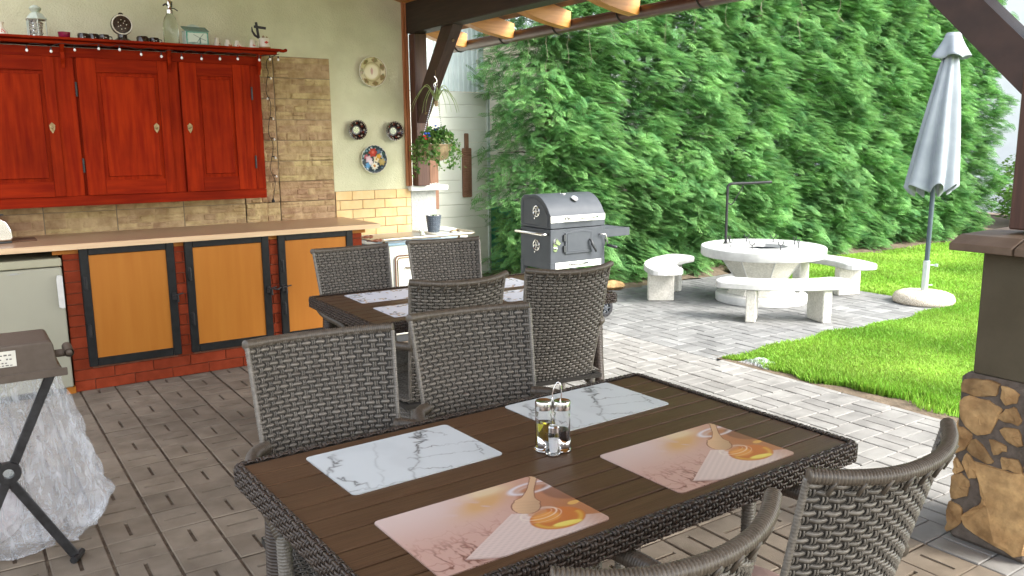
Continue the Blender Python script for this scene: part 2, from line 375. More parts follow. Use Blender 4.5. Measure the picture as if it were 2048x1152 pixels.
    angel = mat("pale_green_porcelain", (0.62, 0.70, 0.58), 0.3),
    oil = glass("yellow_oil", (0.95, 0.85, 0.05), 0.0, 1.46),
    vinegar = mat("dark_vinegar", (0.012, 0.004, 0.003), 0.1),
    salt = mat("white_salt", (0.85, 0.85, 0.85), 0.9, bump=0.0008, bscale=900),
    pepper = mat("peppercorns", (0.05, 0.035, 0.025), 0.8, (0.16, 0.12, 0.09), scale=400),
    clear = glass("clear_glass", (1, 1, 1), 0.01, 1.45),
    siphon_glass = glass("greenish_siphon_glass", (0.80, 0.88, 0.78), 0.03, 1.3),
    string_cord = mat("pale_light_string", (0.30, 0.28, 0.20), 0.6),
)
# ------------------------------------------------------------------ GROUND
m = MB(); m.box(-40, 60, -40, 60, -0.5, -0.060); m.obj("ground", M_['earth'], kind='structure')
m = MB()
m.box(7.72, 26, -12, 6.7, -0.3, -0.012); m.box(4.50, 7.72, -12, 3.985, -0.3, -0.012)
m.obj("lawn_soil", M_['turf'], kind='structure')
# bare earth strip along the path edge and under the hedge
m = MB(); g = np.zeros((60, 4, 3))
for i in range(60):
    y = -1 + i*5.1/59
    for j in range(4): g[i, j] = (4.47 + j*0.05 + (0.05*abs(sin(i*1.7))+0.03*sin(i*.61) if j == 3 else 0), y, -0.006 + 0.006*rng.random() - (0.006 if j == 3 else 0))
m.grid(g); m.obj("lawn_edge_earth", M_['earth'], kind='structure')
m = MB(); g = np.zeros((120, 10, 3))
for i in range(120):
    for j in range(10): g[i, j] = (3.6 + i*0.09, 6.53 + 0.04*sin(i*1.3) + j*0.2, -0.03 + 0.05*rng.random() + 0.02*min(j, 3))
m.grid(g); m.obj("hedge_bed", M_['earth'], kind='structure', smooth=True)

CELL = 0.2025
def square_paver(matname):
    '''20 x 20 slab with a short false joint cut in its middle'''
    h, c = CELL/2, .004; xs = [-h, -h+c, -.0085, -.0055, .0055, .0085, h-c, h]; ys = [-h, -h+c, -.069, -.066, .066, .069, h-c, h]
    g = np.zeros((8, 8, 3))
    for i, x in enumerate(xs):
        for j, y in enumerate(ys): g[i, j] = (x, y, -.004 if (i in (0, 7) or j in (0, 7)) else (-.022 if (3 <= i <= 4 and 3 <= j <= 4) else 0))
    q = MB(); q.grid(g); q.box(-h+.0003, h-.0003, -h+.0003, h-.0003, -.04, -.0225); return q.mesh("paver", M_[matname], fix=False)
def paving(name, x0, x1, y0, y1, matname, bedmat, label=None, zt=0.0, soldier=None, square=False):
    """basket-weave of 10x20 pavers on a sand bed; nearest 300 in view single, the rest one part"""
    par = link(name, None); par['kind'] = 'structure'
    b = MB(); b.box(x0, x1, y0, y1, -0.08, zt-0.007); b.obj(name.split('_')[0]+"_bed", M_[bedmat], par, kind='stuff')
    gx, gy = 0.0052 if square else 0.0034, (0.0030 if square else 0.0022)
    L, Wd = CELL, CELL/2
    protos = []
    for k in range(4):
        q = MB(); w, d = (L-.0036, Wd-.0036)
        q.bbox(-w/2, w/2, -d/2, d/2, -0.04, 0.0, 0.0035)
        me = q.mesh("paver", M_[matname]); protos.append(me)
    if square: sq_me = square_paver(matname)
    items = []
    i0, i1 = int(math.floor((x0-0.576)/CELL)), int(math.ceil((x1-0.576)/CELL))
    j0, j1 = int(math.floor((y0-4.232)/CELL)), int(math.ceil((y1-4.232)/CELL))
    for i in range(i0, i1+1):
        for j in range(j0, j1+1):
            cx, cy = 0.576+CELL*(i+.5), 4.232+CELL*(j+.5)
            for s in ((0,) if square else (-1, 1)):
                if (i+j) % 2 == 0: px, py, r = cx+s*CELL/4, cy, pi/2
                else: px, py, r = cx, cy+s*CELL/4, 0.0
                if square: L = Wd = CELL
                ex, ey = ((Wd/2-gx, L/2-gy) if r else (L/2-gx, Wd/2-gy))
                ax0, ax1, ay0, ay1 = max(px-ex, x0), min(px+ex, x1), max(py-ey, y0), min(py+ey, y1)
                if ax1-ax0 < 0.015 or ay1-ay0 < 0.015: continue
                items.append(((ax0+ax1)/2, (ay0+ay1)/2, r, ax1-ax0, ay1-ay0, ex*2, ey*2))
    P = np.array([(q[0], q[1], 0) for q in items]); u, v, z = project(P)
    vis = (z > 0.3) & (u > -60) & (u < 2110) & (v > 0) & (v < 1240)
    order = [k for k in np.argsort(z) if vis[k]]
    single = set(order[:300]); n = 0
    rest = MB()
    for k, (px, py, r, w, d, fw, fd) in enumerate(items):
        dz = float(rng.normal(0, 0.0011)); tilt = (float(rng.normal(0, .004)), float(rng.normal(0, .004)))
        if k in single:
            o = link("paver", sq_me if square else protos[0], par, (px, py, zt+dz), (tilt[0], tilt[1], r))
            lx, ly = (d, w) if r else (w, d)
            fx, fy = (CELL, CELL) if square else (L-.0036, Wd-.0036)
            o.scale = (lx/fx, ly/fy, 1); n += 1
        elif (abs(z[k]) < 12):
            rest.bbox(px-w/2, px+w/2, py-d/2, py+d/2, zt-0.04, zt+dz, 0.0045)
    if rest.n: rest.obj("far_pavers", M_[matname], par, kind='stuff', fix=False)
    return par
paving("terrace_floor", -0.85, 3.006, -4.2, 5.79, 'paver_in', 'bed', square=True)
paving("garden_path", 3.006, 4.42, -4.2, 8.6, 'paver_out', 'bed_out')
paving("patio_paving", 4.425, 7.70, 3.995, 6.56, 'paver_patio', 'bed_out')
m = MB()
for k in range(14): m.bbox(4.424 + k*.0, 4.476, -0.6+k*0.5*0.65+.002, -0.6+(k+1)*0.325-.002, -0.06, -0.002, .004) if -0.6+(k+1)*0.325 < 3.98 else None
m.obj("path_edging", M_['paver_out'], kind='structure')

# grass: short blades over the part of the lawn in view
def blades(n, xr, yr, wmul, hmul):
    x = rng.uniform(*xr, n); y = rng.uniform(*yr, n)
    keep = (x > 4.56 + 0.07*np.sin(y*5.1)*np.sin(y*2.3+1)+0.03*np.sin(y*17)) & ~((x < 7.73) & (y > 3.97+0.03*np.sin(x*9))) & (y < 6.62)
    bare = (np.sin(y*3.1+.6) > 0.35) & (x < 4.63+0.1*np.abs(np.sin(y*7.7))) & (rng.random(n) < .8)
    keep &= ~bare
    x, y = x[keep], y[keep]
    u, v, z = project(np.stack([x, y, 0*x], 1)); k = (u > 1380) & (v < 1500) & (z > 0) & ((u < 2110) | ((u < 3400) & (rng.random(len(u)) < .55)))
    x, y, z = x[k], y[k], z[k]
    return x, y, z
xs = [blades(330000, (4.5, 7.8), (-.2, 4.05), 1, 1), blades(200000, (7.0, 11), (-.2, 6.62), 1, 1), blades(90000, (11, 17), (0, 6.62), 1, 1)]
x = np.concatenate([q[0] for q in xs]); y = np.concatenate([q[1] for q in xs]); z = np.concatenate([q[2] for q in xs])
n = len(x); a = rng.uniform(0, 2*pi, n); w = 0.0011*np.clip(z, 4, 14)*rng.uniform(.5, 1.0, n); h = rng.uniform(.016, .040, n)*(1+.4*(np.sin(x*3.1)*np.sin(y*2.7)))*np.where(x < 4.8, 1.25, 1)
lean = rng.uniform(.005, .035, n); la = rng.uniform(0, 2*pi, n)
dx, dy = np.cos(a)*w, np.sin(a)*w
base = np.stack([x, y, np.full(n, -.014)], 1); tip = base + np.stack([np.cos(la)*lean, np.sin(la)*lean, h+.012], 1)
mid = base*.5 + tip*.5 + np.stack([-np.cos(la)*lean*.2, -np.sin(la)*lean*.2, h*.12], 1)
d = np.stack([dx, dy, 0*dx], 1)
V = np.stack([base-d, base+d, mid+d*.75, mid-d*.75, tip], 1).reshape(-1, 3); o5 = np.arange(n)[:, None]*5
me = raw_mesh("lawn_grass", V, o5 + np.array([[0, 1, 2, 3]]), o5 + np.array([[3, 2, 4]]), M_['grass'])
g_ = link("lawn_grass", me, kind='stuff'); g_['label'] = 'bright green mown grass beside the paved path'; g_['category'] = 'grass'
print("grass", n)

# ------------------------------------------------------------------ weave helpers
def ribbons(f, U, V, pu, pv, w, amp, t=0.0022, double=True, su=4, sv=4, wv=None, udir=True, vdir=True, vrange=None):
    """f(u,v)->(P,N,Tu,Tv) arrays; strands along u every pv, stakes along v every pu, woven over/under"""
    nv_ = max(1, int(round(V/pv))); nu_ = max(1, int(round(U/pu))); pv = V/nv_; pu = U/nu_
    out = MB(); wv = wv or w*.55
    def strip(P, N, T, wd):
        c = []
        for a_, b_ in ((wd/2, 0), (0, t), (-wd/2, 0), (0, -t)):
            c.append(P + T*a_ + N*b_)
        out.grid(np.stack(c, 1), close_v=True)
    if udir:
        uu = np.linspace(0, U, nu_*su+1)
        for k in range(nv_):
            v0 = (k+.5)*pv; vv = np.full_like(uu, v0)
            P, N, Tu, Tv = f(uu, vv); off = amp*np.cos(pi*(uu/pu-.5)+pi*k)
            strip(P+N*off[:, None], N, Tv, w)
    if vdir:
        vv = np.linspace(0, V, nv_*sv+1)
        for j in range(nu_):
            for s in ((-.5, .5) if double else (0,)):
                u0 = (j+.5)*pu + s*wv*1.15; uu = np.full_like(vv, u0)
                P, N, Tu, Tv = f(uu, vv); off = -amp*np.cos(pi*(vv/pv-.5)+pi*j)
                strip(P+N*off[:, None], N, Tu, wv)
    return out
def surf(g, eps=1e-3):
    """g(u,v)->P ; builds frame by differences"""
    def f(u, v):
        P = g(u, v); Pu = g(u+eps, v)-g(u-eps, v); Pv = g(u, v+eps)-g(u, v-eps)
        Tu = Pu/np.linalg.norm(Pu, axis=1, keepdims=True); Tv = Pv/np.linalg.norm(Pv, axis=1, keepdims=True)
        N = np.cross(Tu, Tv); N /= np.linalg.norm(N, axis=1, keepdims=True)
        return P, N, Tu, Tv
    return f
def resample(path, step):
    path = [np.array(p, float) for p in path]
    # smooth (Catmull-Rom) then equal steps
    pts = []
    n = len(path)
    for i in range(n-1):
        p0, p1, p2, p3 = path[max(i-1, 0)], path[i], path[i+1], path[min(i+2, n-1)]
        for t in np.linspace(0, 1, 24, endpoint=False):
            pts.append(.5*((2*p1)+(-p0+p2)*t+(2*p0-5*p1+4*p2-p3)*t*t+(-p0+3*p1-3*p2+p3)*t**3))
    pts.append(path[-1]); pts = np.array(pts); d = np.r_[0, np.cumsum(np.linalg.norm(np.diff(pts, axis=0), axis=1))]
    k = max(2, int(d[-1]/step)+1); s = np.linspace(0, d[-1], k)
    return np.stack([np.interp(s, d, pts[:, i]) for i in range(3)], 1)
def wrapped(mb, path, r, pitch=0.006, n=9, r1=None):
    """tube wound with cane: little ridges along its length"""
    p = resample(path, pitch/3); m = len(p)
    rr = []
    for i in range(m):
        base = r if r1 is None else r + (r1-r)*i/(m-1)
        rr.append(base*(0.84, 1.05, 1.05)[i % 3])
    mb.tube(p, rr, n)
    return mb
# ------------------------------------------------------------------ BUILDING
YW = 6.46     # kitchen wall plane
wall = thing("house_wall", "grey-green rough plastered terrace wall with stone and yellow brick cladding", "wall", (0, 0, 0))
m = MB()
m.box(-1.6, 3.31, YW, YW+.25, 0, 3.6)
m.obj("plaster_wall", M_['plaster'], wall)
# low end pier under the post, white sill on it
m = MB(); m.box(3.313, 3.555, YW-.01, YW+.24, 0, 1.135); m.obj("pier", M_['plaster_grey'], wall)
m = MB(); m.bbox(3.285, 3.645, YW-.075, YW+.26, 1.137, 1.178, .004); m.obj("sill", M_['marble_white'], wall)
m = MB()
for k, (w0, w1) in enumerate(((3.272, 3.293), (3.296, 3.320))):
    m.bbox(w0, w1, YW-.022-.006*k, YW-.001, 1.18, 3.3, .002)
m.obj("corner_trim", M_['orange_trim'], wall)
# stone-look cladding tiles, 45 x 15.8, every tile a part with its own ledges
def clad_mesh(seed, w, h):
    r = random.Random(seed); q = MB(); q.box(0.002, w-.002, -0.006, 0.0, 0.0022, h-.0022)
    rows = [0, .33+r.uniform(-.06, .06), .67+r.uniform(-.06, .06), 1]
    for a, b in zip(rows[:-1], rows[1:]):
        x = 0.0
        while x < 1:
            l = r.uniform(.14, .42); e = min(1, x+l)
            if 1-e < .1: e = 1
            zs = [(a, b)] if r.random() > .28 else [(a, (a+b)/2), ((a+b)/2, b)]
            for (z0, z1) in zs:
                X0, X1, Z0, Z1 = x*w+.003, e*w-.003, z0*h+.0026, z1*h-.0026
                d = -.006 - r.uniform(.001, .009)
                nx = 4; g = np.zeros((nx, 4, 3))
                for i in range(nx):
                    for j in range(4):
                        edge = 1.0 if (i in (0, nx-1) or j in (0, 3)) else 0.0
                        gx = X0+(X1-X0)*(0, .12, .88, 1)[i] + (0 if edge else r.uniform(-.004, .004)); gz = Z0+(Z1-Z0)*(0, .18, .82, 1)[j] + (r.uniform(-.0015, .0015))
                        g[i, j] = (gx, -.006 if edge else d+r.uniform(-.003, .003), gz)
                q.grid(g)
            x = e
    return q.mesh("stone_tile", M_['clad'], smooth=False, fix=False)
TW, TH = .452, .1585
cl = [clad_mesh(k, TW, TH) for k in range(7)]
part_w = 2.167-1.90
clp = [clad_mesh(20+k, part_w, TH) for k in range(4)]
b = MB(); b.box(1.85, 2.622, YW-.004, YW-.001, 0.93, 2.205); b.box(-.3, 2.622, YW-.004, YW-.001, .93, 1.27); b.obj("grout", M_['grout'], wall)
zt = 2.203
k = 0
for i in range(9):
    z0 = zt-(i+1)*TH
    if z0 < .90: continue
    link("stone_tile", cl[(i*3) % 7], wall, (2.169, YW-.004, z0+.001), None)
    link("stone_tile", clp[i % 4], wall, (2.167-part_w-.002, YW-.004, z0+.001), None)
for row in range(2):
    for i in range(5):
        x1 = 1.893-i*(TW+.003)-(0.0 if row else .0)
        z0 = zt-(7+row)*TH-0
        if z0 < .86: continue
        link("stone_tile", cl[(i*2+row*3+1) % 7], wall, (x1-TW, YW-.004, z0+.001))
# cream yellow bricks right of it
BW, BH = .196, .0765
for r_ in range(7):
    z0 = 1.158-(r_+1)*BH
    off = 0 if r_ % 2 == 0 else -BW/2-.012
    x = 2.63-.06+off
    for c in range(6):
        x0 = max(2.627, x+c*(BW+.005)); x1 = min(3.307, x+c*(BW+.005)+BW)
        if x1-x0 < .02: continue
        q = MB(); q.bbox(x0, x1, YW-.016, YW-.001, z0+.003, z0+BH-.003, .0015); q.obj("yellow_brick", M_['yellow_brick'], wall)
q = MB(); q.box(2.625, 3.309, YW-.008, YW-.0005, .62, 1.157); q.obj("mortar", M_['mortar_brown'], wall)

# ------------------------------------------------------------------ COUNTER
YB = 5.78
ctr = thing("kitchen_counter", "red brick outdoor kitchen counter with tan worktop and black framed doors", "counter", (0, 0, 0))
m = MB(); m.box(.56, 2.54, YB+.012, YB+.6, 0, .86); m.box(-1.2, .56, YB+.35, YB+.6, 0, .86); m.obj("counter_core", M_['mortar'], ctr)
doors = [(.641, 1.202), (1.267, 1.832), (1.897, 2.462)]; DZ0, DZ1 = .157, .922
bh = .0705; bl = .236
r_ = 0; z0 = 0.002
brick_cache = {}
while z0 < .88:
    z1 = min(z0+bh-.005, .882); off = 0 if r_ % 2 else -bl/2
    x = .552+off
    while x < 2.545:
        x0, x1 = max(x, .552), min(x+bl-.004, 2.545)
        segs = [(x0, x1)]
        if z1 > DZ0+.02 and z0 < DZ1-.01:
            for d0, d1 in doors:
                ns = []
                for s0, s1 in segs:
                    if s1 <= d0+.02 or s0 >= d1-.02: ns.append((s0, s1)); continue
                    if s0 < d0+.02: ns.append((s0, d0+.02))
                    if s1 > d1-.02: ns.append((d1-.02, s1))
                segs = ns
        for s0, s1 in segs:
            if s1-s0 > .02:
                q = MB(); q.bbox(s0, s1, YB, YB+.03, z0, z1, .0015); q.obj("brick", M_['red_brick'], ctr)
        x += bl
    z0 += bh; r_ += 1
m = MB()
for k in range(12):
    z = .004+k*bh
    if z < .88: m.bbox(2.5405, 2.545, YB+.034, YB+.59, z, min(z+bh-.005, .88), .001)
m.obj("end_bricks", M_['red_brick'], ctr, kind='stuff')
m = MB(); m.bbox(-1.2, 2.675, YB-.055, YW-.012, .914, .950, .006)
m.obj("worktop", M_['counter_top'], ctr)
m = MB(); m.bbox(-1.2, 2.675, YB-.060, YB-.0555, .915, .9495, .001); m.obj("worktop_edge", M_['counter_edge'], ctr)
m = MB(); m.box(.50, 2.58, YB+.010, YB+.05, .8825, .9135); m.obj("rail_board", M_['honey_wood'], ctr)
m = MB(); m.bbox(.500, .551, YB-.02, YB+.3, 0, .045, .002); m.obj("plinth_block", M_['honey_wood'], ctr)
for i, (x0, x1) in enumerate(doors):
    w = x1-x0; h = DZ1-DZ0; fw = .052
    d = MB(); yy0, yy1 = YB-.030, YB-.004
    # mitred frame
    for (ax0, ax1, az0, az1) in ((x0, x0+fw, DZ0, DZ1), (x1-fw, x1, DZ0, DZ1), (x0+fw, x1-fw, DZ0, DZ0+fw), (x0+fw, x1-fw, DZ1-fw, DZ1)):
        d.bbox(ax0, ax1, yy0, yy1, az0, az1, .004)
    do = d.obj("cabinet_door", M_['black_frame'], ctr)
    p = MB(); p.bbox(x0+fw-.001, x1-fw+.001, YB-.018, YB-.006, DZ0+fw-.001, DZ1-fw+.001, .001); p.obj("door_panel", M_['honey_wood'], do)
    for hz in (.30, .70):
        hq = MB(); zc = DZ0+h*hz; hq.tube([(x0+.026, YB-.036, zc-.04), (x0+.026, YB-.036, zc+.04)], .007, 8); hq.bbox(x0+.012, x0+.030, YB-.034, YB-.031, zc-.035, zc+.05, .001)
        hq.obj("hinge", M_['black_metal'], do)
    lt = MB(); zc = DZ0+h*.53 if i == 0 else DZ0+h*.50; xc = x1-.022 if i < 2 else x0+.02
    lt.bbox(xc-.012, xc+.014, YB-.040, YB-.031, zc-.028, zc+.02, .002); lt.tube([(xc-.01, YB-.045, zc), (xc+.055, YB-.045, zc+.012)], .005, 7)
    lt.tube([(xc+.02, YB-.046, zc), (xc+.022, YB-.047, zc-.045)], .006, 7)
    if i == 1: lt.tube([(xc+.03, YB-.046, zc), (xc+.06, YB-.05, zc-.008), (xc+.085, YB-.046, zc+.004)], .006, 7)
    lt.obj("latch", M_['black_metal'], do)

# ------------------------------------------------------------------ RED WALL CABINET
YC = 6.08
cab = thing("wall_cabinet", "red stained wooden wall cabinet with three panelled doors and top shelf", "cabinet", (0, 0, 0))
m = MB(); m.box(-1.0, 1.94, YC+.018, YW-.02, 1.16, 2.15); m.obj("cabinet_box", M_['red_wood'], cab)
m = MB(); m.bbox(-1.0, 1.945, YC, YC+.017, 1.158, 1.222, .001); m.obj("bottom_rail", M_['red_wood_h'], cab)
m = MB(); m.bbox(-1.0, 1.945, YC, YC+.017, 2.098, 2.158, .001); m.obj("top_rail", M_['red_wood_h'], cab)
for x0, x1 in ((.553, .62), (.622, .752), (1.187, 1.29), (1.292, 1.385), (1.812, 1.875), (1.877, 1.944)):
    m = MB(); m.bbox(x0, x1, YC, YC+.017, 1.224, 2.096, .001); m.obj("face_board", M_['red_wood'], cab)
def red_door(x0, x1, zb, zt_, knobx, hingex):
    d = MB(); st = .112; yf = YC-.018
    d.bbox(x0, x0+st*.98, yf, YC-.001, zb, zt_, .002); d.bbox(x1-st*.55, x1, yf, YC-.001, zb, zt_, .002)
    o = d.obj("cabinet_door", M_['red_wood'], cab)
    for (ra, rb) in ((zb, zb+.095), (zt_-.085, zt_)):
        r = MB(); r.bbox(x0+st*.98+.001, x1-st*.55-.001, yf+.002, YC-.001, ra, rb, .001); r.obj("door_rail", M_['red_wood_h'], o)
    # raised field with sunk bevelled border
    X0, X1, Z0, Z1 = x0+st*.98, x1-st*.55, zb+.095, zt_-.085
    p = MB(); b_ = .022
    v = [(X0, YC-.003, Z0), (X1, YC-.003, Z0), (X1, YC-.003, Z1), (X0, YC-.003, Z1),
         (X0+b_, YC-.005, Z0+b_), (X1-b_, YC-.005, Z0+b_), (X1-b_, YC-.005, Z1-b_), (X0+b_, YC-.005, Z1-b_),
         (X0+b_+.004, YC-.015, Z0+b_+.004), (X1-b_-.004, YC-.015, Z0+b_+.004), (X1-b_-.004, YC-.015, Z1-b_-.004), (X0+b_+.004, YC-.015, Z1-b_-.004)]
    p.add(v, [(0,1,5,4), (1,2,6,5), (2,3,7,6), (3,0,4,7), (4,5,9,8), (5,6,10,9), (6,7,11,10), (7,4,8,11), (8,9,10,11)])
    p.obj("raised_panel", M_['red_wood'], o)
    k = MB(); kx, kz = knobx, 1.658
    k.prism([(kx, kz+.033), (kx+.017, kz+.016), (kx+.014, kz-.012), (kx, kz-.036), (kx-.014, kz-.012), (kx-.017, kz+.016)], yf-.004, yf-.0005)
    k.lathe([(.006, 0), (.008, .006), (.003, .009)], 8); k.v[-1] = k.v[-1] @ np.array([[1, 0, 0], [0, 0, 1], [0, -1, 0]]) + np.array([kx, yf-.004, kz])
    k.obj("key_plate", M_['brass'], o)
    for hz in (1.90, 1.418):
        h_ = MB(); h_.tube([(hingex, YC-.008, hz-.045), (hingex, YC-.008, hz+.045)], .0065, 7); h_.obj("hinge", M_['black_metal'], o)
red_door(.768, 1.186+.128, 1.224, 2.096, 1.218, .757)
red_door(1.392, 1.80+.008, 1.224, 2.096, 1.434, 1.877)
red_door(.10, .64, 1.224, 2.096, .598, .09)
m = MB(); m.bbox(-1.0, 2.09, YC-.075, YW-.02, 2.196, 2.212, .004); m.bbox(-1.0, 2.065, YC-.045, YC+.0, 2.172, 2.195, .006)
m.obj("top_shelf", M_['red_wood_h'], cab)
m = MB(); m.prism([(YC-.01, 2.171), (YC-.01, 2.03), (YC-.016, 2.055), (YC-.040, 2.085), (YC-.030, 2.125), (YC-.07, 2.171)], 0, .022, 'x'); ck = m.mesh("corbel", M_['red_wood'])
for x in (.682, 1.318, 1.925): link("corbel", ck, cab, (x, 0, 0))
m = MB(); m.tube([(2.075, YC-.07, 2.20), (2.10, YC-.075, 2.197), (2.125, YC-.06, 2.206)], [.012, .011, .012], 8); m.obj("shelf_tip", M_['red_wood_h'], cab)

# ------------------------------------------------------------------ ROOF, POSTS, BEAMS
RX0, RX1 = 3.30, 3.44
roof = thing("terrace_roof", "pitched terrace roof with orange pine boards and curved rafter ends", "roof", (0, 0, 0))
SL = 0.25
def rz(x): return 2.500 - SL*(x-3.50)        # underside of rafters over the beam
ys = [6.66] + [5.91-.752*k for k in range(0, 14)]
prof = []
q0 = 3.445
prof = [(q0, rz(q0)), (3.48, rz(3.48)), (3.58, rz(3.58)-.012), (3.70, rz(3.70)-.018), (3.82, rz(3.82)-.014), (3.92, rz(3.92)-.004), (3.985, rz(3.985)+.004), (4.0, rz(4.0)+.015), (4.003, rz(4.003)+.125), (q0, rz(q0)+.125)]
mm = MB(); mm.prism(prof, -.045, .045, 'y'); rme = mm.mesh("rafter", M_['orange_pine'])
for y in ys: link("rafter", rme, roof, (0, y, 0))
RS = 0.4; nb = 24; bw = (3.86-RS)/nb
mb = MB(); mb.bbox(.001, bw-.003, -4.2, 7.0, 0, .018, .003)
bm_ = mb.mesh("roof_board", M_['orange_pine'])
for k in range(nb):
    x0 = RS+k*bw
    o = link("roof_board", bm_, roof, (x0, 0, rz(x0)+.128), (0, math.atan(SL), 0))
mb = MB(); mb.prism([(.4, rz(.4)+.16), (3.98, rz(3.98)+.16), (3.98, rz(3.98)+.20), (.4, rz(.4)+.20)], -4.25, 7.05, 'y'); mb.obj("roof_tiles", M_['cap_tile'], roof)

beam = thing("eaves_beam", "dark brown square timber beam under the rafters", "beam", (0, 0, 0))
m = MB(); m.bbox(RX0, RX1, -4.2, YW-.03, 2.435, 2.725, .006); m.obj("beam", M_['dark_beam'], beam)
def post(name, label, y0, y1, z0, z1, x0=RX0, x1=RX1):
    t = thing(name, label, "post", (0, 0, 0)); q = MB(); q.bbox(x0, x1, y0, y1, z0, z1, .005); q.obj("timber", M_['brown_timber'], t); return t
post("timber_post", "brown timber post on the white sill beside the plastered wall", YW-.125, YW-.02, 1.182, 2.434, 3.325, 3.44)
post("timber_post", "brown timber post standing on the tiled stone pillar", 1.40, 1.525, 1.212, 2.434, 3.26, 3.40)
def brace(name, label, ya, yb, zb, x0, x1, sgn, th=.15):
    """slanting strut in the YZ plane from (ya,zb) up to the beam at yb"""
    t = thing(name, label, "brace", (0, 0, 0)); q = MB()
    zt_ = 2.434
    q.prism([(ya, zb), (ya, zb+th*1.25), (yb+sgn*th*1.22, zt_), (yb, zt_)], x0, x1, 'x')
    q.obj("strut", M_['dark_beam'], t)
    s = MB()
    return t
brL = thing("timber_brace", "dark brown slanting brace beside the hanging flower basket", "brace", (0, 0, 0))
q = MB(); q.prism([(6.335, 1.705), (6.335, 1.885), (5.90, 2.434), (5.715, 2.434)], 3.335, 3.425, 'x'); q.obj("strut", M_['strut_brown'], brL)
s = MB()
for (y, z) in ((5.80, 2.33), (6.27, 1.79)):
    s.lathe([(.012, 0), (.012, .004), (.004, .006)], 10); nrm = np.array([0, -.78, -.62]); nrm /= np.linalg.norm(nrm)
    R3 = np.array(Vector((0, 0, 1)).rotation_difference(Vector(nrm)).to_matrix()); s.v[-1] = s.v[-1] @ R3.T + np.array([3.38, y, z-.002]) + nrm*.004
s.obj("screw", M_['brass'], brL)
brR = thing("timber_brace", "dark reddish brown slanting brace above the stone pillar", "brace", (0, 0, 0))
q = MB(); q.prism([(1.526, 1.70), (1.526, 1.885), (2.075, 2.434), (2.26, 2.434)], 3.27, 3.39, 'x'); q.obj("strut", M_['strut_brown'], brR)

gut = thing("roof_gutter", "brown half-round gutter along the eaves edge", "gutter", (0, 0, 0))
GX, GZ, GR = 4.075, 2.438, .068
arc = [(GX+GR*cos(a), GZ+GR*sin(a)) for a in np.linspace(pi, 2*pi, 15)] + [(GX+(GR-.003)*cos(a), GZ+(GR-.003)*sin(a)) for a in np.linspace(2*pi, pi, 15)]
q = MB(); q.prism(arc, -1.2, 6.98, 'y'); q.tube([(GX+GR, -1.2, GZ), (GX+GR, 6.98, GZ)], .008, 8); q.tube([(GX-GR, -1.2, GZ), (GX-GR, 6.98, GZ)], .006, 8)
q.prism([(GX+GR*cos(a)*.99, GZ+GR*sin(a)*.99) for a in np.linspace(pi, 2*pi, 12)], 6.975, 6.98, 'y'); q.obj("trough", M_['gutter'], gut, smooth=40)
for k in range(11):
    y = 6.86-k*.752; q = MB(); q.tube([(GX+(GR+.003)*cos(a), y, GZ+(GR+.003)*sin(a)) for a in np.linspace(pi*.98, 2.02*pi, 13)], .006, 6); q.obj("bracket", M_['grill_black'], gut, smooth=True)
# icicle light strings hanging from the gutter
ice = thing("icicle_string_lights", "thin pale icicle light strings hanging from the brown gutter", "string lights", (0, 0, 0))
q = MB(); rr = random.Random(3)
q.tube(resample([(GX+GR+.012, 6.9-.16*i, GZ-.03-.035*(i % 2)) for i in range(26)], .05), .0018, 5)
for k in range(15):
    y = 6.70-k*.27; L = rr.choice((.12, .22, .30, .16, .25)); x = GX+GR+.012
    p = [(x, y, GZ-.04)]; 
    for j in range(1, 6): p.append((x+rr.uniform(-.012, .012), y+rr.uniform(-.02, .02), GZ-.04-L*j/5))
    q.tube(resample(p, .03), .0013, 4)
q.obj("cord", M_['string_cord'], ice)
q = MB()
for k in range(26):
    y = 6.75-k*.155
q = None

